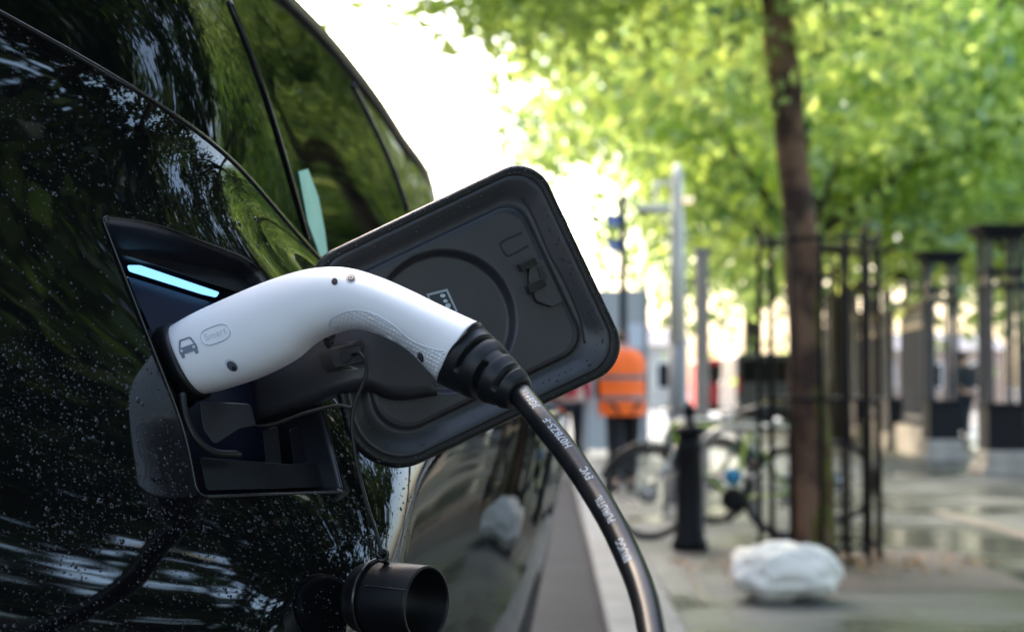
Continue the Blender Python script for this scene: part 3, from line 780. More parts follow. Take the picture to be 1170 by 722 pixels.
M.update(
    asphalt=mat('wet_asphalt', (.008, .012, .022), .7, spec=.06, noise_col=(3, (.014, .018, .030), .4, .65), bump=(60, .3, .004)),
    earth=mat('distant_ground', (.09, .085, .075), .7, noise_col=(.4, (.14, .13, .11), .4, .6)),
    paving=wet_paving(),
    kerb=mat('granite_kerb', (.17, .175, .185), .6, spec=.3, noise_col=(5, (.12, .125, .135), .4, .65), bump=(70, .2, .003)),
    joint=mat('kerb_joint', (.10, .09, .085), .6),
    pit=mat('tree_pit_soil', (.035, .03, .027), .6, noise_col=(14, (.07, .05, .04), .45, .6), bump=(40, .6, .02)),
    band=mat('paving_band', (.26, .22, .19), .3, noise_col=(8, (.2, .18, .16), .4, .6)),
    bark=mat('reddish_bark', (.24, .135, .085), .8, noise_col=(3.5, (.06, .032, .024), .44, .58), bump=(22, .9, .02)),
    moss=mat('mossy_bark', (.13, .13, .022), .9, noise_col=(9, (.10, .05, .02), .45, .65), bump=(22, .9, .02)),
    dbark=mat('dark_bark', (.05, .042, .035), .8, bump=(12, .8, .03)),
    iron=mat('black_painted_iron', (.010, .010, .012), .6, spec=.2),
    iron_blue=mat('blue_black_iron', (.030, .038, .048), .45, spec=.35),
    rust=mat('rusty_iron', (.05, .028, .018), .6, noise_col=(8, (.02, .014, .012), .4, .6)),
    stone=mat('pale_stone', (.42, .38, .32), .7, noise_col=(3, (.34, .30, .25), .4, .6)),
    gold=mat('dull_gold_paint', (.42, .30, .14), .45, noise_col=(6, (.25, .2, .13), .4, .6)),
    galv=mat('galvanised_steel', (.42, .41, .39), .32, metal=.5),
    postw=mat('white_painted_steel', (.92, .90, .84), .4),
    postg=mat('grey_painted_steel', (.30, .30, .31), .45),
    bag=mat('crumpled_white_sack', (.95, .90, .80), .6, bump=(9, .5, .02)),
    vest=mat('hi_vis_orange', (.95, .16, .015), .55, emit=(1, .15, .01), es=.22, bump=(14, .5, .02)),  # faint emission added to brighten the cloth
    tape=mat('grey_reflective_tape', (.30, .22, .20), .4),
    redc=mat('red_jacket_cloth', (.60, .02, .04), .7, bump=(14, .5, .02)),
    navyc=mat('navy_cloth', (.012, .016, .028), .8),
    darkc=mat('black_trouser_cloth', (.010, .011, .014), .8, bump=(14, .5, .02)),
    skin=mat('skin', (.55, .30, .21), .5), hair=mat('brown_hair', (.06, .03, .015), .6), shoe=mat('black_shoe', (.01, .01, .01), .4),
    tyre=mat('bicycle_tyre', (.012, .012, .013), .6), lime=mat('lime_frame_paint', (.32, .48, .03), .3), chrome=mat('silver_alloy', (.6, .6, .62), .25, metal=.9),
    greenf=mat('dark_green_frame', (.02, .09, .05), .3), saddle=mat('saddle_vinyl', (.015, .015, .016), .5),
    blue=mat('sky_blue_enamel', (.05, .32, .58), .4), sblue=mat('lamp_sign_blue', (.06, .16, .5), .4), swhite=mat('sign_white', (.7, .74, .8), .4),
    drim=mat('dark_rim', (.05, .05, .055), .4),
    hoard=mat('grey_hoarding', (.5, .5, .48), .6), pink=mat('pink_poster', (.65, .25, .32), .6), poster=mat('white_poster', (.75, .77, .8), .6),
    vanred=mat('red_van_paint', (.55, .03, .04), .25), vandark=mat('dark_grey_van_paint', (.12, .13, .16), .25), glassd=mat('dark_vehicle_glass', (.01, .012, .015), .08),
    lamp=mat('tail_lamp', (.5, .01, .01), .2), render_=mat('cream_render', (.62, .56, .46), .8, noise_col=(1, (.54, .48, .4), .4, .6)), brickb=mat('pale_brick', (.45, .33, .25), .8, noise_col=(2, (.36, .26, .2), .4, .6)),
    roof=mat('slate_roof', (.14, .14, .15), .6), paint_w=mat('window_paint', (.75, .75, .72), .5), plate=mat('pale_number_plate', (.6, .5, .1), .5),
    pale=mat('pale_cream_render', (.86, .80, .66), .8, noise_col=(.5, (.80, .73, .58), .4, .6)), paleroof=mat('pale_tile_roof', (.62, .50, .38), .8), palewin=mat('pale_window_glass', (.45, .47, .48), .3),
    leaves=leaf_mat('plane_leaves', (.025, .07, .03), (.15, .23, .09), (.07, .17, .05), (.70, .78, .19)),
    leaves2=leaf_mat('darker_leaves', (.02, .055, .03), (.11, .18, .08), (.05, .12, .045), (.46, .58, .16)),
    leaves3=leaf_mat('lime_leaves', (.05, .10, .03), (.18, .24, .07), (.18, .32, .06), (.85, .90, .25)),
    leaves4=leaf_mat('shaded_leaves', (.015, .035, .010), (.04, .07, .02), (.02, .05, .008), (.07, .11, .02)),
    litter=mat('fallen_leaves', (.22, .09, .03), .6, noise_col=(40, (.32, .2, .06), .4, .6)),
)
def sheet(name, x0, x1, y0, y1, z, m, nx=1, ny=1):
    v = []; f = []
    for i in range(nx + 1):
        for j in range(ny + 1): v.append((x0 + (x1 - x0) * i / nx, y0 + (y1 - y0) * j / ny, z))
    for i in range(nx):
        for j in range(ny): a = i * (ny + 1) + j; f.append((a, a + ny + 1, a + ny + 2, a + 1))
    return tag(mesh_obj(name, v, f, m, smooth=False), kind='structure')
sheet('ground', -900, 900, -300, 1500, -.135, M['earth'])
sheet('road', -7, .27, -60, 160, -.12, M['asphalt'])
sheet('pavement', .64, 12, -60, 160, 0, M['paving'])
# kerb stones butted end to end, one bevelled strip each
kb = MB(); y = -8.0
while y < 60:
    kb.box((.455, y + .45, -.07), (.365, .886, .142)); y += .9
tag(kb.build('kerb', M['kerb'], smooth=False, bevel=.008), kind='structure')
kb = MB(); kb.box((.457, 26, -.087), (.35, 68, .15)); tag(kb.build('kerb_bed', M['joint'], smooth=False), kind='structure')
# tree pit, paving band
sheet('tree_pit', 1.05, 2.75, 10.4, 13.0, .004, M['pit'])
def strip(name, a, b, w, z, m):
    a, b = Vector(a), Vector(b); d = (b - a).normalized(); s_ = Vector((-d.y, d.x)) * w / 2
    return tag(mesh_obj(name, [(*(a - s_), z), (*(b - s_), z), (*(b + s_), z), (*(a + s_), z)], [(0, 1, 2, 3)], m, smooth=False), kind='structure')
p, q = ground(1070, 583), ground(1170, 612); strip('paving_band', p.xy, (q + (q - p) * 2).xy, .16, .005, M['band'])
p, q = ground(782, 640), ground(806, 690); strip('paving_joint_band', p.xy, q.xy, .05, .008, M['band'])

# ---- vegetation
def crown_mesh(name, seed, n_clump, per, rad, leaf, m, flat=.75, hollow=.3, spread=.34):
    g = np.random.default_rng(seed)
    d = g.normal(size=(n_clump, 3)); d /= np.linalg.norm(d, axis=1)[:, None]
    r_ = (hollow + (1 - hollow) * g.random(n_clump) ** .6)[:, None]
    wob = 1 + .22 * np.sin(d[:, :1] * 4 + seed) * np.cos(d[:, 1:2] * 3 + seed * 2)
    c = d * r_ * wob * rad * np.array([1, 1, flat]); cs = spread * rad * .38 * (0.6 + .8 * g.random((n_clump, 1)))
    k = g.integers(0, n_clump, n_clump * per)
    P = c[k] + g.normal(size=(len(k), 3)) * cs[k] * np.array([1, 1, .6])
    u = g.normal(size=(len(k), 3)); u /= np.linalg.norm(u, axis=1)[:, None]; w = g.normal(size=(len(k), 3)); w -= u * (u * w).sum(1)[:, None]; w /= np.linalg.norm(w, axis=1)[:, None]
    s_ = leaf * (.6 + .8 * g.random((len(k), 1))); nn = np.cross(u, w)
    Vv = np.stack([P - u * s_, P + w * s_ * .55 + nn * s_ * .15, P + u * s_, P - w * s_ * .55 + nn * s_ * .15], 1).reshape(-1, 3)
    me = bpy.data.meshes.new(name); nq = len(k)
    me.vertices.add(nq * 4); me.vertices.foreach_set('co', Vv.ravel()); me.loops.add(nq * 4); me.loops.foreach_set('vertex_index', np.arange(nq * 4))
    me.polygons.add(nq); me.polygons.foreach_set('loop_start', np.arange(nq) * 4); me.update(calc_edges=True); me.materials.append(m)
    return me, c
CR_ = {}
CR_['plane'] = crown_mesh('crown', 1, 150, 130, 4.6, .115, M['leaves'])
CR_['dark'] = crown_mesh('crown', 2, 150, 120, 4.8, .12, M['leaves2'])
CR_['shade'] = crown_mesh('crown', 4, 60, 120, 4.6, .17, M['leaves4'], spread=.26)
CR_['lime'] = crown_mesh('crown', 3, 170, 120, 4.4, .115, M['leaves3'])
def trunk_mb(h, r0, cl, n=9, seed=0, lean=(0, 0)):
    g = random.Random(seed); mb = MB(); pts = [(lean[0] * t, lean[1] * t, h * t) for t in [k / 6 for k in range(7)]]
    mb.tube(pts, [r0 * (1.25 if k == 0 else 1) * (1 - .07 * k) for k in range(7)], 12)
    tip = Vector(pts[-1])
    for c in g.sample(list(cl), n):
        e = Vector(c) + Vector((0, 0, 0)); mid = tip.lerp(e, .5) + Vector((0, 0, -.3)); mb.tube([tip + Vector((0, 0, -.2)), mid, e], [r0 * .45, r0 * .25, r0 * .06], 7)
    return mb
def tree(kind, x, y, z, s_, rz, label, h=None, group='trees beyond the railings', r0=.22):
    t = empty('tree', (x, y, 0), label, 'tree', group)
    me, cl = CR_[kind]; c = bpy.data.objects.new('crown', me); COL.objects.link(c); c.parent = t; c.location = (0, 0, z); c.scale = (s_, s_, s_); c.rotation_euler = (0, 0, rz)
    th = max(1.2, z - 3.0 * s_); cs, sn = math.cos(rz), math.sin(rz)
    pts = [((q[0] * cs - q[1] * sn) * s_, (q[0] * sn + q[1] * cs) * s_, q[2] * s_ + z) for q in cl]
    mb = trunk_mb(th, r0, pts, 10, int(x * 10) & 1023); mesh_obj('trunk', mb.v, mb.f, M['dbark'], t, local=True)
    return t
far_trees = [  # kind, x, y, crown centre z, scale, turn
    ('plane', 4.2, 31, 6.7, 1.00, .3, 'leafy green tree behind the tapered white post'),
    ('lime', 8.6, 33, 5.9, 1.0, 1.3, 'bright yellow green tree just behind the tall iron gate piers'),
    ('dark', 6.2, 43, 7.3, 1.25, 2.0, 'dark green tree seen through the iron tree guard'),
    ('plane', 12.5, 41, 7.8, 1.3, 2.9, 'broad green tree beyond the rightmost gate pier'),
    ('lime', 5.4, 50, 10.5, 1.15, 4.2, 'sunlit pale green tree rising above the grey hoarding'),
    ('dark', 11.0, 55, 10.5, 1.6, 5.1, 'tallest dark tree filling the gap between the gate piers'),
    ('plane', 5.6, 36, 12.0, 1.1, 5.6, 'high green tree crown directly behind the reddish trunk'),
    ('lime', 11.5, 30, 10.5, 1.1, .9, 'high sunlit yellow green crown above the gate piers'),
    ('dark', 16.5, 50, 9.2, 1.5, 1.9, 'dark tree at the edge beyond the railings'),
]
for k, x, y, z, s_, rz, lb in far_trees: tree(k, x, y, z, s_, rz, lb)
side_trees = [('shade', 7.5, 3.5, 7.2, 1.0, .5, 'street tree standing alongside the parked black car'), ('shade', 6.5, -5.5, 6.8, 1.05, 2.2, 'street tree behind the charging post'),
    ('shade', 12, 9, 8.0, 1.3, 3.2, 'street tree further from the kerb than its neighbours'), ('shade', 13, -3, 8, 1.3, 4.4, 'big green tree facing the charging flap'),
    ('shade', 6.5, 12.5, 7.4, .95, 1.4, 'green tree reflected in the rear window'), ('shade', 9.5, 1.2, 4.6, .8, 2.6, 'low bushy tree added out of view across the pavement to darken the car reflections'), ('shade', 11, -5, 4.8, .9, 3.6, 'low bushy tree added out of view behind the street trees to darken the car reflections'), ('shade', 8, -10, 4.6, .9, 1.1, 'low bushy tree added well behind the photographer to darken the car reflections'),  # low trees added out of view to block low sky in the paint
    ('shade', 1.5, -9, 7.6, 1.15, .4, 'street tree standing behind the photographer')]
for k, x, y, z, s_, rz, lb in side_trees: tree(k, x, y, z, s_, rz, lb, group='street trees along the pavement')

# guarded street tree with its reddish leaning trunk
st = empty('street_tree', (1.76, 12.2, 0), 'street tree with reddish leaning trunk, moss at its foot, standing inside the iron guard', 'tree')
tpx = [(937, 640, 25), (934, 600, 23), (931, 540, 22), (926, 470, 21.5), (921, 400, 20.5), (916, 330, 19.5), (913, 260, 19), (908, 200, 18), (902, 150, 17.5), (898, 100, 18.5), (891, 55, 18), (886, 10, 17), (881, -50, 17), (876, -130, 15)]
pts = [at(a, b, 12.2) for a, b, r_ in tpx]; rd = [r_ * 12.2 / F for a, b, r_ in tpx]
sm = smooth_path([(*p, r_) for p, r_ in zip(pts, rd)], 5)
mb = MB(); v = []; f = []; seg = 22
for i, s_ in enumerate(sm):
    for k in range(seg):
        a = 2 * math.pi * k / seg; rr_ = s_[3] * (1 + .20 * noise.noise(Vector((math.cos(a) * 1.5, math.sin(a) * 1.5, s_[2] * 2.2))) + .05 * noise.noise(Vector((math.cos(a) * 4, math.sin(a) * 4, s_[2] * 7))))
        v.append((s_[0] + rr_ * math.cos(a), s_[1] + rr_ * math.sin(a), s_[2]))
for i in range(len(sm) - 1):
    for k in range(seg): a, b = i * seg + k, i * seg + (k + 1) % seg; f.append((a, b, b + seg, a + seg))
tk = mesh_obj('trunk', v, f, M['bark'], st); tk.data.materials.append(M['moss'])
for p in tk.data.polygons:
    c = p.center; 
    if c.z < 1.9 + .35 * noise.noise(c * 3) and p.normal.x > .05 + .35 * noise.noise(c * 5) + c.z * .15: p.material_index = 1
top_ = Vector(sm[-1][:3])
me, cl = crown_mesh('crown', 11, 120, 130, 2.6, .055, M['leaves'], flat=.62, hollow=.2, spread=.42)
c = bpy.data.objects.new('crown', me); COL.objects.link(c); c.parent = st; c.location = Vector((.85, 12.0, 5.0)) - st.location
for bx, by, bz, rs, sd_ in ((-.45, 12.4, 3.85, .75, 24), (-.05, 11.9, 3.75, .7, 25), (-.35, 12.2, 4.15, 1.0, 21), (.35, 11.7, 3.95, .95, 22), (1.0, 12.6, 3.9, .8, 23)):
    bm_, bc = crown_mesh('crown', sd_, 22, 30, rs * 1.1, .055, M['leaves'], flat=.62, hollow=.2, spread=.7)
    c = bpy.data.objects.new('crown', bm_); COL.objects.link(c); c.parent = st; c.location = Vector((bx, by, bz)) - st.location
    mb = MB(); e = Vector((bx, by, bz)); mb.tube([top_ + Vector((0, 0, -.5)), top_.lerp(e, .5) + Vector((0, 0, .15)), e, e + (e - top_) * .25], [.05, .03, .015, .005], 7); mb.build('limb', M['dbark'], st)
mb = MB(); g_ = random.Random(5)
for q in g_.sample(list(cl), 16):
    e = Vector(q) + Vector((.85, 12.0, 5.0)); mid = top_.lerp(e, .5) + Vector((0, 0, -.15)); mb.tube([top_ + Vector((0, 0, -.3)), mid, e], [.07, .035, .01], 7)
mb.build('limbs', M['dbark'], st)

# tree guard
tg = empty('tree_guard', (1.78, 12.3, 0), 'round cage of thin rusty black iron bars around the reddish tree trunk', 'tree guard')
def ring_mb(c, r_, z, w, seg=40):
    m_ = MB(); q = [(c[0] + r_ * math.cos(t), c[1] + r_ * math.sin(t), z) for t in [2 * math.pi * k / seg for k in range(seg + 1)]]; m_.tube(q, w, 6, caps=False); return m_
for z, r_ in ((2.10, .40), (1.06, .40), (.10, .40)): ring_mb((1.78, 12.3), r_, z, .014).build('ring', M['iron'], tg)
for k in range(14):
    a = 2 * math.pi * k / 14 + .12; m_ = MB(); cs, sn = math.cos(a), math.sin(a); h = 2.17 + .06 * math.sin(k * 2.3)
    m_.tube([(1.78 + .40 * cs, 12.3 + .40 * sn, 0), (1.78 + .40 * cs, 12.3 + .40 * sn, 2.02), (1.78 + .385 * cs, 12.3 + .385 * sn, h - .05), (1.78 + .43 * cs, 12.3 + .43 * sn, h + .04)], [.017, .017, .015, .007], 7)
    m_.build('bar', M['rust' if k % 3 == 0 else 'iron'], tg)

# white sack at the tree's foot
gp = ground(903, 690); v = []; f = []; nu, nv = 64, 32
for j in range(nv + 1):
    ph = math.pi * j / nv
    for i in range(nu):
        th = 2 * math.pi * i / nu; d = Vector((math.sin(ph) * math.cos(th), math.sin(ph) * math.sin(th), math.cos(ph)))
        e = Vector([math.copysign(abs(t) ** .78, t) for t in d]); k = 1 + .16 * noise.noise(d * 2.1 + Vector((3, 1, 0))) + .12 * noise.noise(d * 4.3) - .10 * abs(noise.noise(d * 6 + Vector((1, 2, 3)))) + .05 * (1 - abs(noise.noise(d * 7 + Vector((5, 5, 5))))) + .02 * noise.noise(d * 17)
        z = e.z * .155 * k; z *= 1 - .18 * max(0, e.x) ** 2
        v.append((e.x * .285 * k * (1 - .1 * max(0, e.z)), e.y * .2 * k, max(z, -.145 + .008 * noise.noise(d * 9))))
for j in range(nv):
    for i in range(nu): a, b = j * nu + i, j * nu + (i + 1) % nu; f.append((a, a + nu, b + nu, b))
v = [(p[0] + gp.x, p[1] + gp.y + .2, p[2] + .152) for p in v]
o = mesh_obj('sack', v, f, M['bag']); tag(o, 'crumpled white sack lying on the wet pavement in front of the tree guard', 'sack')
# fallen leaves about the guard
lv = []; lf = []
for k in range(260):
    a = random.uniform(0, 6.28); r_ = random.uniform(.1, 1.1); x, y = 1.85 + r_ * math.cos(a), 12.0 + r_ * math.sin(a) * .8; s_ = random.uniform(.02, .05); b = random.uniform(0, 3)
    n = len(lv); z = .008
    lv += [(x + s_ * math.cos(b), y + s_ * math.sin(b), z + .01 * random.random()), (x - s_ * .6 * math.sin(b), y + s_ * .6 * math.cos(b), z + .02 * random.random()), (x - s_ * math.cos(b), y - s_ * math.sin(b), z), (x + s_ * .6 * math.sin(b), y - s_ * .6 * math.cos(b), z + .01)]
    lf.append((n, n + 1, n + 2, n + 3))
tag(mesh_obj('fallen_leaves', lv, lf, M['litter'], smooth=False), 'brown fallen leaves scattered around the foot of the tree guard', 'leaves', kind='stuff')

# bollards
def bollard(x, y, label, s_=1.0):
    t = empty('bollard', (x, y, 0), label, 'bollard', 'cast iron bollards by the kerb')
    fl = lambda a, z: 1 - .05 * (abs(math.sin(a * 6)) < .35) if .14 < z < .68 else 1
    mb = MB(); mb.lathe([(r_ * s_, z * s_) for r_, z in [(.001, 0), (.125, 0), (.125, .06), (.105, .09), (.108, .12), (.095, .145), (.09, .4), (.082, .68), (.092, .70), (.092, .73), (.078, .75), (.078, .80)]], seg=36, rfun=fl)
    mesh_obj('shaft', mb.v, mb.f, M['iron'], t, local=True)
    mb = MB(); mb.lathe([(r_ * s_, z * s_) for r_, z in [(.08, .80), (.112, .815), (.118, .84), (.10, .86), (.05, .875), (.028, .90), (.026, .925), (.042, .94), (.05, .965), (.044, .99), (.02, 1.015), (.016, 1.03), (.001, 1.045)]], seg=28)
    mesh_obj('finial', mb.v, mb.f, M['iron'], t, local=True)
    return t
p = ground(788, 628); bollard(p.x, p.y, 'fluted black iron bollard with ball finial in front of the parked bicycle')
bollard(1.36, 19.6, 'dark bollard farther up the pavement near the orange vest', .95)

# hoop stands
def hoop(x, y, label, rz=0, w=.78, h=.84):
    t = empty('hoop_stand', (x, y, 0), label, 'bicycle stand', 'pale steel hoop stands for bicycles', rz)
    pts = [(0, 0, 0), (0, 0, h - .2)] + [(.2 - .2 * math.cos(a), 0, h - .2 + .2 * math.sin(a)) for a in [k * math.pi / 16 for k in range(1, 9)]] + [(w - .2 + .2 * math.sin(a), 0, h - .2 + .2 * math.cos(a)) for a in [k * math.pi / 16 for k in range(0, 9)]] + [(w, 0, 0)]
    mb = MB(); mb.tube(pts, .027, 12); mesh_obj('hoop', mb.v, mb.f, M['galv'], t, local=True)
    for xx in (0, w):
        mb = MB(); mb.lathe([(.055, 0), (.055, .008), (.03, .012)], c=(xx, 0, 0.004)); mesh_obj('foot_flange', mb.v, mb.f, M['galv'], t, local=True)
    return t
hs_ = hoop(1.07, 13.2, 'pale steel hoop stand with small round blue plate behind the fluted bollard')
mb = MB(); mb.tube([(.22, -.03, .50), (.22, -.045, .50)], .062, 20); mesh_obj('round_plate', mb.v, mb.f, M['blue'], hs_, local=True)
mb = MB(); mb.tube([(.02, 0, .50), (.76, 0, .50)], .014, 8); mesh_obj('cross_bar', mb.v, mb.f, M['galv'], hs_, local=True)
hoop(1.0, 16.2, 'pale steel hoop stand farther back beside the orange vest')

# bicycles
def bicycle(x, y, rz, label, frame_m):
    t = empty('bicycle', (x, y, 0), label, 'bicycle', 'bicycles parked at the hoop stands', rz)
    def P(nm, mb, m, par=None): return mesh_obj(nm, mb.v, mb.f, m, par or t, local=True)
    for cx in (0, 1.05):
        w = MB(); q = [(cx + .325 * math.cos(a), 0, .345 + .325 * math.sin(a)) for a in [2 * math.pi * k / 40 for k in range(41)]]; w.tube(q, .022, 8, caps=False); wh = P('wheel', w, M['tyre'])
        w = MB(); q = [(cx + .297 * math.cos(a), 0, .345 + .297 * math.sin(a)) for a in [2 * math.pi * k / 40 for k in range(41)]]; w.tube(q, .010, 6, caps=False); P('rim', w, M['drim'], wh)
        w = MB()
        for k in range(20): a = k * math.pi / 10; w.tube([(cx, .02 * (-1) ** k, .345), (cx + .295 * math.cos(a), 0, .345 + .295 * math.sin(a))], .0016, 4)
        P('spokes', w, M['chrome'], wh)
        w = MB(); w.tube([(cx, -.05, .345), (cx, .05, .345)], .02, 12); P('hub', w, M['chrome'], wh)
        w = MB(); w.tube([(cx, .025, .345), (cx, .028, .345)], .08, 18); P('brake_disc', w, M['chrome'], wh)
    fr = MB(); hd, hd2 = (.17, 0, .86), (.21, 0, .70) ; bb = (.62, 0, .30); se = (.76, 0, .82)
    fr.tube([hd, se], .016, 8); fr.tube([hd2, bb], .02, 8); fr.tube([bb, se], .016, 8); fr.tube([hd, hd2], .02, 8)
    for s_ in (-1, 1): fr.tube([bb, (1.05, .05 * s_, .345)], .009, 6); fr.tube([se, (1.05, .05 * s_, .345)], .008, 6)
    P('frame', fr, frame_m)
    fk = MB(); fk.tube([hd2, (.17, 0, .62)], .018, 8)
    for s_ in (-1, 1): fk.tube([(.18, .03 * s_, .66), (.10, .05 * s_, .5), (0, .05 * s_, .345)], .011, 6)
    P('fork', fk, M['greenf'] if frame_m is M['greenf'] else M['chrome'])
    hb_ = MB(); hb_.tube([(.17, 0, .86), (.14, 0, .96)], .014, 8); hb_.tube([(.17, -.29, .99), (.13, -.15, .97), (.12, 0, .965), (.13, .15, .97), (.17, .29, .99)], .011, 8); P('handlebar', hb_, M['chrome'])
    for s_ in (-1, 1):
        g_ = MB(); g_.tube([(.155, .19 * s_, .98), (.17, .29 * s_, .992)], .016, 8); P('grip', g_, M['tyre'])
    sd = MB(); sd.tube([(.66, 0, .93), (.78, 0, .945), (.92, 0, .95)], [.022, .05, .075], 10); s0 = P('saddle', sd, M['saddle'])
    sp = MB(); sp.tube([se, (.79, 0, .93)], .012, 8); P('seat_post', sp, M['chrome'])
    ck = MB(); ck.tube([(.62, -.06, .30), (.62, -.064, .30)], .09, 24); cr_ = P('chainwheel', ck, M['iron'])
    for q0, q1 in (((.62, -.08, .30), (.55, -.09, .15)), ((.62, .05, .30), (.69, .06, .45))): ck = MB(); ck.tube([q0, q1], .011, 6); P('crank_arm', ck, M['iron'], cr_)
    for q in ((.55, -.13, .15), (.69, .10, .45)):
        pd = MB(); pd.box(q, (.09, .09, .02)); P('pedal', pd, M['tyre'])
    mg = MB(); q = [(.37 * math.cos(a), 0, .345 + .37 * math.sin(a)) for a in [math.pi * (.1 + .8 * k / 20) for k in range(21)]]; mg.tube(q, .020, 6); P('mudguard', mg, M['tyre'])
    return t
p = at(742, 553, 13.7)
bicycle(p.x, 13.75, .10, 'lime green framed bicycle leaning behind the fluted bollard', M['lime'])
bicycle(1.36, 15.4, .15, 'dark green bicycle parked behind the tree guard', M['greenf'])

# people -------------------------------------------------------------------
def skin_body(name, nodes, edges, m, parent, sub=2):
    me = bpy.data.meshes.new(name); me.from_pydata([n[0] for n in nodes], edges, []); me.materials.append(m)
    o = bpy.data.objects.new(name, me); COL.objects.link(o); o.parent = parent
    me.skin_vertices.new() if hasattr(me.skin_vertices, 'new') else None
    sk = o.modifiers.new('skin', 'SKIN'); sk.use_smooth_shade = True
    if len(me.skin_vertices) == 0: return o
    for i, n in enumerate(nodes):
        d = me.skin_vertices[0].data[i]; d.radius = n[1] if hasattr(n[1], '__len__') else (n[1], n[1]); d.use_root = (i == 0)
    s_ = o.modifiers.new('sub', 'SUBSURF'); s_.levels = sub; s_.render_levels = sub
    return o
def person(x, y, rz, label, top_m, leg_m, hs=1.0, step=.12, lean=.04, head_dn=0.0, group=None, vest=False, cap_=False):
    t = empty('person', (x, y, 0), label, 'person', group, rz); t.scale = (hs, hs, hs)
    L = lean
    sh = Vector((0, L * 1.6, 1.43)); nk = Vector((0, L * 1.9, 1.52)); hd = Vector((0, L * 2.2 + head_dn * .12, 1.62 - head_dn * .07)); ht = hd + Vector((0, head_dn * .08, .10 - head_dn * .04))
    N = [((0, 0, .96), (.15, .11)), ((0, L * .8, 1.18), (.14, .10)), (tuple(sh + Vector((0, 0, -.08))), (.17, .11)), (tuple(nk), .055), (tuple(hd), (.078, .095)), (tuple(ht), (.07, .08))]
    E = [(0, 1), (1, 2), (2, 3), (3, 4), (4, 5)]
    def chain(start, pts):
        i0 = start
        for p, r_ in pts: N.append((tuple(p), r_)); E.append((i0, len(N) - 1)); i0 = len(N) - 1
        return i0
    for s_ in (-1, 1):
        w = chain(2, [(Vector((.17 * s_, sh.y, 1.40)), .06), (Vector((.225 * s_, sh.y - .02 * s_, 1.16)), .045), (Vector((.235 * s_, sh.y + .05 + .05 * s_, .93)), .032), (Vector((.235 * s_, sh.y + .07 + .05 * s_, .86)), (.022, .038))])
        hw = Vector(N[w][0])
        for k, ln in enumerate((.075, .085, .08, .065)):
            chain(w, [(hw + Vector((0, -.026 + .018 * k, -.04)), .0095), (hw + Vector((-.008 * s_, -.028 + .019 * k + .01, -.04 - ln * .5)), .009), (hw + Vector((-.02 * s_, -.028 + .019 * k + .015, -.04 - ln * .95)), .008)])
        chain(w, [(hw + Vector((0, .035, .0)), .011), (hw + Vector((-.01 * s_, .055, -.035)), .009)])
        chain(0, [(Vector((.095 * s_, 0, .88)), .095), (Vector((.10 * s_, step * s_ * .5 + .02, .50)), .062), (Vector((.10 * s_, step * s_ - .02, .11)), .042), (Vector((.10 * s_, step * s_ + .04, .055)), .045), (Vector((.105 * s_, step * s_ + .14, .045)), .035)])
    skin_body('body', N, E, M['skin'], t)
    # clothes: slightly fuller shells over the same skeleton
    tn = [((0, -.0, .90), (.165, .125)), ((0, L * .8, 1.16), (.165, .125)), (tuple(sh + Vector((0, 0, -.09))), (.195, .13)), (tuple(nk + Vector((0, 0, -.04))), (.085, .08))]; te = [(0, 1), (1, 2), (2, 3)]
    for s_ in (-1, 1):
        i0 = 2
        for p, r_ in [(Vector((.175 * s_, sh.y, 1.40)), .078), (Vector((.23 * s_, sh.y - .02 * s_, 1.16)), .062), (Vector((.24 * s_, sh.y + .045 + .05 * s_, .96)), .05)]: tn.append((tuple(p), r_)); te.append((i0, len(tn) - 1)); i0 = len(tn) - 1
    skin_body('jacket', tn, te, M['darkc'] if vest else top_m, t)
    ln_ = [((0, 0, .95), (.16, .12))]; le = []
    for s_ in (-1, 1):
        i0 = 0
        for p, r_ in [(Vector((.095 * s_, 0, .86)), .108), (Vector((.10 * s_, step * s_ * .5 + .02, .50)), .082), (Vector((.10 * s_, step * s_ - .02, .12)), .07)]: ln_.append((tuple(p), r_)); le.append((i0, len(ln_) - 1)); i0 = len(ln_) - 1
    skin_body('trousers', ln_, le, leg_m, t)
    if vest:
        mb = MB(); sec = [(.235, .165, .80), (.245, .175, .92), (.24, .17, 1.08), (.25, .17, 1.25), (.26, .165, 1.36), (.215, .14, 1.45), (.12, .11, 1.50)]; vv = []; ff = []; n = 32
        for i, (a, b, z) in enumerate(sec):
            for k in range(n):
                th = 2 * math.pi * k / n; w = 1 + .03 * math.sin(th * 5 + z * 9); vv.append((a * w * math.cos(th), L * (z - .8) * 1.6 + b * w * math.sin(th), z))
        for i in range(len(sec) - 1):
            for k in range(n): a, b = i * n + k, i * n + (k + 1) % n; ff.append((a, b, b + n, a + n))
        ve = mesh_obj('vest', vv, ff, top_m, t, local=True)
        for z0, z1, a, b in ((.95, 1.01, .2475, .178), (1.17, 1.23, .2500, .175)):
            vv = []; n = 32
            for z in (z0, z1):
                for k in range(n): th = 2 * math.pi * k / n; w = 1.015 + .03 * math.sin(th * 5 + z * 9); vv.append((a * w * math.cos(th), L * (z - .8) * 1.6 + b * w * math.sin(th), z))
            mesh_obj('reflective_band', vv, [(k, (k + 1) % n, (k + 1) % n + n, k + n) for k in range(n)], M['tape'], ve, local=True)
    mb = MB(); hh = hd + Vector((0, -.012, .035)); vv = []; ff = []
    for j in range(9):
        ph = math.pi * .62 * j / 8
        for k in range(18): th = 2 * math.pi * k / 18; vv.append((hh.x + .094 * math.sin(ph) * math.cos(th), hh.y + (.112 if math.sin(th) < 0 else .085) * math.sin(ph) * math.sin(th), hh.z + .10 * math.cos(ph) + (.03 if math.sin(th) > 0 and j > 4 else 0)))
    for j in range(8):
        for k in range(18): a, b = j * 18 + k, j * 18 + (k + 1) % 18; ff.append((a, a + 18, b + 18, b))
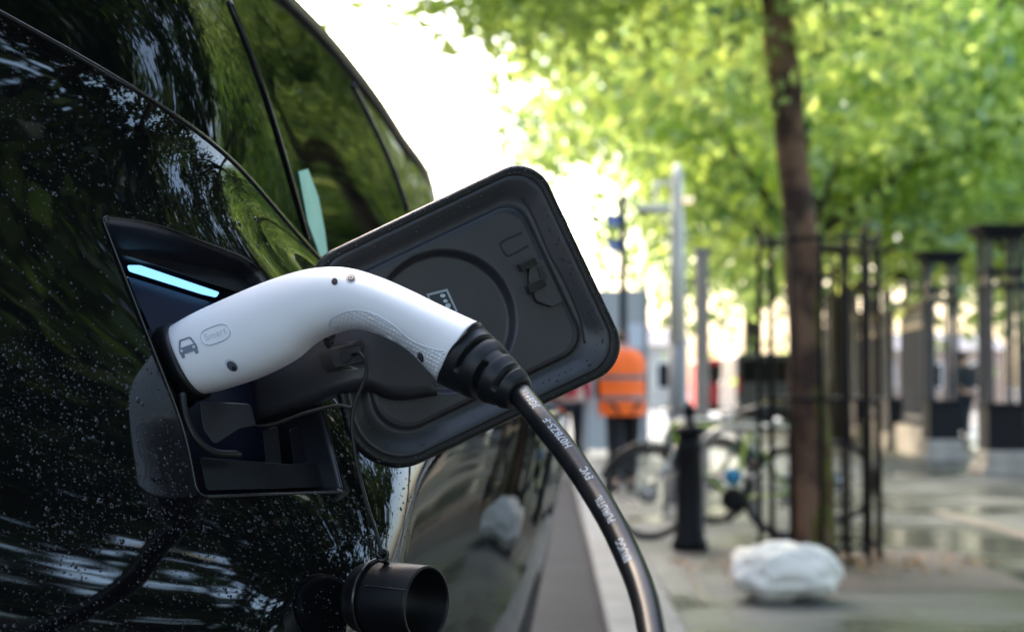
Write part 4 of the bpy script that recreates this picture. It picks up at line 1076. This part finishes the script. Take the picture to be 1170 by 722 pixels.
    mesh_obj('cap' if cap_ else 'hair', vv, ff, M['navyc'] if cap_ else M['hair'], t, local=True)
    # face: eyes, nose and ears (the figures mostly show their backs)
    fb = MB()
    fb.tube([hd + Vector((0, .085, .015)), hd + Vector((0, .115, -.015))], [.008, .014], 8)
    for s_ in (-1, 1): fb.tube([hd + Vector((.085 * s_, -.01, .02)), hd + Vector((.092 * s_, -.015, -.025))], [.014, .010], 8)
    mesh_obj('nose_and_ears', fb.v, fb.f, M['skin'], t, local=True)
    for s_ in (-1, 1):
        e = MB(); e.tube([hd + Vector((.032 * s_, .083, .022)), hd + Vector((.032 * s_, .095, .022))], .009, 8); mesh_obj('eye', e.v, e.f, M['hair'], t, local=True)
        e = MB(); e.lathe([(.04, 0), (.052, .02), (.05, .07), (.03, .10)], c=(.10 * s_, step * s_ + .05, 0)); mesh_obj('shoe', [(q.x, (q.y - step * s_ - .05) * 2.3 + step * s_ + .05, q.z) for q in e.v], e.f, M['shoe'], t, local=True)
    return t
p = ground(712, 561)
person(p.x, p.y, .1, 'person in orange reflective vest and black trousers walking away up the pavement', M['vest'], M['darkc'], hs=1.03, step=.10, lean=.10, head_dn=.7, vest=True)
person(.24, 24.5, -.1, 'person in red jacket and dark trousers walking beside the orange vest', M['redc'], M['darkc'], hs=1.0, step=.2, lean=.03)
person(.02, 33, .1, 'person in orange reflective jacket far off beside the car, partly hidden by the cable', M['vest'], M['darkc'], hs=1.0, step=.2, lean=.03)
p = at(1103, 500, 38); person(p.x, 38, .5, 'person in navy coat and cap standing among the gate piers', M['navyc'], M['navyc'], hs=1.05, step=.1, lean=.03, cap_=True)

# posts and lamp
wp = empty('camera_post', (1.24, 18, 0), 'tapered white steel post carrying a white box camera on a side arm', 'camera post')
mb = MB(); mb.tube([(1.235, 18, 0), (1.235, 18, .9), (1.235, 18, 1.55)], [.10, .092, .086], 16); mb.build('lower_post', M['postg'], wp)
mb = MB(); mb.tube([(1.235, 18, 1.55), (1.235, 18, 2.4), (1.235, 18, 3.2), (1.235, 18, 3.32)], [.086, .074, .052, .022], 16); mb.build('upper_post', M['postw'], wp)
mb = MB(); mb.tube([(1.24, 18, 3.12), (1.02, 17.95, 3.12)], .018, 8); mb.tube([(1.02, 17.95, 3.14), (1.02, 17.95, 2.93)], .022, 8); mb.tube([(1.24, 18, 2.93), (1.34, 18, 2.95)], .018, 8); mb.build('side_arm', M['postw'], wp)
mb = MB(); a, b = Vector((.87, 17.9, 2.83)), Vector((1.18, 17.95, 2.93)); mb.box(((a.x + b.x) / 2 - .02, 17.93, 2.87), (.30, .09, .085)); mb.build('camera_housing', M['postw'], wp)
mb = MB(); mb.tube([(1.34, 18, 2.93), (1.34, 18, 2.99)], [.05, .055], 14); mb.build('lamp_globe', mat('lit_lamp_globe', (.9, .8, .6), .3, emit=(1, .8, .5), es=1.2), wp)
gp_ = empty('grey_post', (1.78, 21.5, 0), 'plain square grey post standing behind the white camera post', 'post')
mb = MB(); mb.box((1.76, 21.5, 1.35), (.15, .15, 2.7)); mb.build('shaft', M['stone'], gp_, smooth=False, bevel=.01)
mb = MB(); mb.box((1.76, 21.5, 2.72), (.19, .19, .04)); mb.build('cap_plate', M['postg'], gp_, smooth=False)
lp = empty('lamp_post', (.86, 22, 0), 'thin dark lamp post with two small blue signs beside the grey hoarding', 'lamp post')
mb = MB(); mb.lathe([(.10, 0), (.10, .5), (.06, .6), (.05, 1.2), (.042, 3.3), (.05, 3.34), (.03, 3.45), (.008, 3.5)], c=(.86, 22, 0), seg=16); mb.build('column', M['iron_blue'], lp)
for z, w in ((3.12, .17), (2.82, .15)):
    mb = MB(); mb.box((.86 - w / 2 - .035, 22, z), (w, .03, .15)); sg = mb.build('sign_plate', M['sblue'], lp, smooth=False)
    mb = MB(); mb.box((.86 - w / 2 - .035, 21.982, z - .03), (w * .7, .004, .035)); mb.build('sign_stripe', M['swhite'], sg, smooth=False)
hd_ = empty('hoarding', (.9, 30, 0), 'grey site hoarding with small pink and white posters behind the lamp post', 'hoarding')
mb = MB(); mb.box((1.05, 30, 1.40), (1.05, .06, 2.6)); mb.build('board', M['hoard'], hd_, smooth=False)
for xx in (.56, 1.54):
    mb = MB(); mb.box((xx, 30.0, 1.42), (.07, .10, 2.8)); mb.build('upright', M['postg'], hd_, smooth=False)
mb = MB(); mb.box((1.42, 29.962, 1.95), (.34, .008, .40)); mb.build('poster', M['poster'], hd_, smooth=False)
mb = MB(); mb.box((1.2, 29.961, 1.86), (.12, .008, .34)); mb.build('poster', M['pink'], hd_, smooth=False)

# railings: openwork piers and panels
def pier(x, y, label, s_=1.0):
    t = empty('gate_pier', (x, y, 0), label, 'gate pier', 'openwork iron piers of the railings', .06); H = 3.22 * s_; w = .46
    def P(nm, mb, m, **k): return mesh_obj(nm, mb.v, mb.f, m, t, smooth=False, local=True, **k)
    mb = MB(); mb.box((0, 0, .06), (w + .20, w + .20, .12)); mb.box((0, 0, .22), (w + .08, w + .08, .20)); P('stone_foot', mb, M['stone'], bevel=.02)
    mb = MB(); mb.box((0, 0, .60), (w + .02, w + .02, .56)); mb.box((0, 0, .90), (w + .08, w + .08, .05)); P('base_panel', mb, M['iron'], bevel=.01)
    for a in (-1, 1):
        for b in (-1, 1):
            mb = MB(); mb.box((a * w * .42, b * w * .42, (.9 + H - .2) / 2), (.078, .078, H - 1.1)); P('corner_column', mb, M['iron_blue'], bevel=.008)
    for a, b in ((0, -1), (-1, 0)):
        mb = MB(); mb.box((a * w * .42, b * w * .42, (.9 + H - .8) / 2), (.022, .022, H - 1.7)); P('inner_bar', mb, M['iron'])
    mb = MB(); mb.box((0, 0, H - .62), (w + .03, w + .03, .06)); mb.box((0, 0, H - .80), (w + .02, w + .02, .04)); P('collar', mb, M['iron'])
    for a, b in ((0, -1), (0, 1), (-1, 0), (1, 0)):
        mb = MB(); q = [(a * w * .43 + b * .09 * math.cos(k) , b * w * .43 + a * .09 * math.cos(k), H - .71 + .06 * math.sin(k)) for k in [j * .63 for j in range(11)]]; mb.tube(q, .018, 6); P('scroll_ornament', mb, M['gold'])
    mb = MB(); mb.box((0, 0, H - .17), (w + .06, w + .06, .06)); mb.box((0, 0, H - .11), (w + .16, w + .16, .06)); mb.box((0, 0, H - .05), (w + .24, w + .24, .05)); P('cap', mb, M['iron'], bevel=.01)
    return t
PY = [23.7, 28.4, 32.8, 37.3, 42, 47]; PX = [5.76, 5.98, 6.16, 6.32, 6.5, 6.65]
LB = ['tallest looking openwork iron pier, at the picture edge past the navy coated person', 'second openwork iron pier, just before the navy coated person', 'third openwork iron pier, between two gold topped railing panels',
      'openwork iron pier seen through the bars of the tree guard', 'openwork iron pier hidden behind the reddish trunk', 'most distant openwork iron pier, up the street past the trunk']
for x, y, l in zip(PX, PY, LB): pier(x, y, l)
pier(5.55, 19.0, 'openwork iron pier nearest the street corner, outside the frame')
def railing(a, b, label):
    a, b = Vector(a), Vector(b); d = (b - a); L_ = d.length; rz = math.atan2(d.y, d.x); t = empty('railing_panel', (a.x, a.y, 0), label, 'railing', 'black railing panels between the piers', rz)
    def P(nm, mb, m): return mesh_obj(nm, mb.v, mb.f, m, t, smooth=False, local=True)
    mb = MB(); mb.box((L_ / 2, 0, .24), (L_, .26, .48)); P('stone_plinth', mb, M['stone'])
    for z in (.62, 2.28): mb = MB(); mb.box((L_ / 2, 0, z), (L_, .05, .07)); P('rail', mb, M['iron_blue'])
    mb = MB(); n = int(L_ / .13)
    for k in range(n): mb.tube([((k + .5) * L_ / n, 0, .48), ((k + .5) * L_ / n, 0, 2.36)], .014, 5)
    P('bar_grille', mb, M['iron_blue'])
    mb = MB()
    for k in range(n): mb.tube([((k + .5) * L_ / n, 0, 2.34), ((k + .5) * L_ / n, 0, 2.42), ((k + .5) * L_ / n, 0, 2.56)], [.014, .034, .003], 6)
    P('spear_trim', mb, M['gold'])
    mb = MB(); mb.box((L_ / 2, 0, 2.14), (L_, .03, .10)); P('gilt_frieze', mb, M['gold'])
    return t
RL = ['railing panel with gilt spear tips between the second and third piers', 'railing panel with gilt spear tips between third pier and tree guard', 'railing panel behind the reddish tree trunk', 'railing panel farthest up the street']
for i, l in zip((1, 2, 3, 4), RL): railing((PX[i], PY[i] + .36), (PX[i + 1], PY[i + 1] - .36), l)

# vehicles far down the street
def van(x, y, label, m, s_=1.0):
    t = empty('parked_van', (x, y, 0), label, 'van', 'vans parked far down the street'); t.scale = (s_, s_, s_)
    def P(nm, mb, mm, bv=0, par=None): return mesh_obj(nm, mb.v, mb.f, mm, par or t, smooth=False, local=True, bevel=bv)
    mb = MB(); mb.box((0, 2.0, 1.15), (1.8, 4.0, 1.6)); mb.box((0, 4.4, .85), (1.75, 1.0, .95)); P('body', mb, m, .12)
    mb = MB(); mb.box((-.42, -.01, 1.5), (.68, .02, .55)); P('rear_window', mb, M['glassd'], .02)
    mb = MB(); mb.box((.42, -.01, 1.5), (.68, .02, .55)); P('rear_window', mb, M['glassd'], .02)
    mb = MB(); mb.box((0, -.06, .45), (1.75, .14, .22)); P('bumper', mb, M['tyre'], .03)
    mb = MB(); mb.box((0, -.012, .78), (.52, .02, .12)); P('number_plate', mb, M['plate'])
    for s2 in (-1, 1):
        mb = MB(); mb.box((.83 * s2, -.02, 1.15), (.09, .04, .42)); P('tail_light', mb, M['lamp'], .01)
        for yy in (.75, 3.9):
            mb = MB(); mb.tube([(.72 * s2, yy, .33), (.92 * s2, yy, .33)], .33, 24); wh = P('wheel', mb, M['tyre']); mb = MB(); mb.tube([(.922 * s2, yy, .33), (.93 * s2, yy, .33)], .18, 16); P('rim', mb, M['chrome'], 0, wh)
    return t
van(5.4, 56, 'red van parked far off between white post and tree guard', M['vanred'])
van(5.5, 46, 'dark grey van parked beside the distant red van', M['vandark'])

# low pale buildings closing the street
def house(x, y, w, h, d, m, label, n=4, fl=1):
    t = empty('house', (x, y, 0), label, 'house', 'pale houses closing the end of the street')
    def P(nm, mb, mm, par=None): return mesh_obj(nm, mb.v, mb.f, mm, par or t, smooth=False, local=True)
    mb = MB(); mb.box((0, d / 2, h / 2), (w, d, h)); P('wall', mb, m)
    mb = MB(); mb.add([(-w / 2 - .2, -.2, h), (w / 2 + .2, -.2, h), (w / 2 + .2, d + .2, h), (-w / 2 - .2, d + .2, h), (-w / 2 - .2, d / 2, h + 1.0), (w / 2 + .2, d / 2, h + 1.0)], [(0, 1, 5, 4), (2, 3, 4, 5), (0, 4, 3), (1, 2, 5), (0, 3, 2, 1)]); P('roof', mb, M['roof'])
    for i in range(n):
        for j in range(fl):
            cx = -w / 2 + w * (i + .5) / n; cz = .9 + .75 + j * (h / fl)
            mb = MB(); mb.box((cx, -.02, cz), (w / n * .42, .05, 1.4)); fr = P('window', mb, M['paint_w']); mb = MB(); mb.box((cx, -.06, cz), (w / n * .34, .03, 1.25)); P('pane', mb, M['glassd'], fr)
    return t
house(-14, 78, 11, 5.6, 8, M['render_'], 'cream rendered house across the road, mostly behind the car')
house(2.5, 95, 9, 3.2, 8, M['render_'], 'cream rendered low house straight up the street behind the walkers')
house(19, 98, 10, 3.0, 8, M['brickb'], 'pale brick house beyond the park trees')
house(33, 88, 10, 3.4, 8, M['render_'], 'cream house at the far corner beyond the gate piers')

# terrace across the road: unseen, added behind the car to shade the street
tr_ = empty('shade_terrace', (-9, 20, 0), 'tall unseen brick block added across the road behind the black car to shade the street', 'shade_terrace')
mb = MB(); mb.box((-13, 20, 8), (8, 62, 16)); mb.build('wall', M['brickb'], tr_, smooth=False)
mb = MB(); mb.box((-13, 20, 16.25), (8.4, 62.4, .5)); mb.build('shade_terrace_cornice', M['stone'], tr_, smooth=False)
for i in range(14):
    for j in range(4):
        y0 = -8 + i * 4.2; z0 = 2.2 + j * 3.7
        mb = MB(); mb.box((-8.985, y0, z0), (.06, 1.35, 2.1)); fr = mb.build('window', M['paint_w'], tr_, smooth=False)
        mb = MB(); mb.box((-8.94, y0, z0), (.04, 1.1, 1.85)); mb.build('pane', M['glassd'], fr, smooth=False)

# charging post that the cable runs to (beside the camera, seen only in the car's reflections)
cpst = empty('charging_post', (1.5, .30, 0), 'grey charging post on the kerb side that feeds the black cable', 'charging post')
mb = MB(); mb.box((1.5, .22, .62), (.26, .22, 1.24)); mb.build('cabinet', M['postg'], cpst, smooth=False, bevel=.03)
mb = MB(); mb.box((1.5, .22, 1.27), (.28, .24, .05)); mb.build('lid', M['iron'], cpst, smooth=False, bevel=.015)
mb = MB(); mb.tube([(1.49, .34, .92), (1.49, .395, .92)], .04, 20); mb.build('socket', M['rubber'], cpst)

# ------------------------------------------------------------------ light
SUN_EL, SUN_AZ = 40, -38      # azimuth measured from +Y, negative towards -X
w = bpy.data.worlds.new('World'); sc.world = w; w.use_nodes = True; nt = w.node_tree
sky = nt.nodes.new('ShaderNodeTexSky'); sky.sky_type = 'NISHITA'; sky.sun_disc = False
sky.sun_elevation = R(SUN_EL); sky.sun_rotation = R(SUN_AZ); sky.dust_density = 4.0; sky.air_density = 1.0; sky.ozone_density = 1.0
bg = nt.nodes['Background']; wb = nt.nodes.new('ShaderNodeMix'); wb.data_type = 'RGBA'; wb.blend_type = 'MULTIPLY'; wb.inputs[0].default_value = 1; wb.inputs[7].default_value = (1.08, 1.03, .97, 1); nt.links.new(sky.outputs[0], wb.inputs[6]); nt.links.new(wb.outputs[2], bg.inputs[0]); bg.inputs[1].default_value = 1.0
sd = bpy.data.lights.new('sun', 'SUN'); so_ = bpy.data.objects.new('sun', sd); COL.objects.link(so_)
sd.energy = 5; sd.angle = R(1.0); sd.color = (1, .90, .74)
dv = Vector((math.sin(R(SUN_AZ)) * math.cos(R(SUN_EL)), math.cos(R(SUN_AZ)) * math.cos(R(SUN_EL)), math.sin(R(SUN_EL))))
so_.rotation_euler = dv.to_track_quat('Z', 'Y').to_euler(); so_.location = (-5, 8, 12)
sc.view_settings.view_transform = 'Standard'; sc.view_settings.look = 'None'; sc.view_settings.exposure = 0; sc.view_settings.gamma = 1
sc.render.engine = 'CYCLES'; sc.cycles.use_denoising = True; sc.cycles.max_bounces = 10; sc.cycles.transmission_bounces = 6; sc.cycles.glossy_bounces = 5
sc.cycles.sample_clamp_indirect = 8
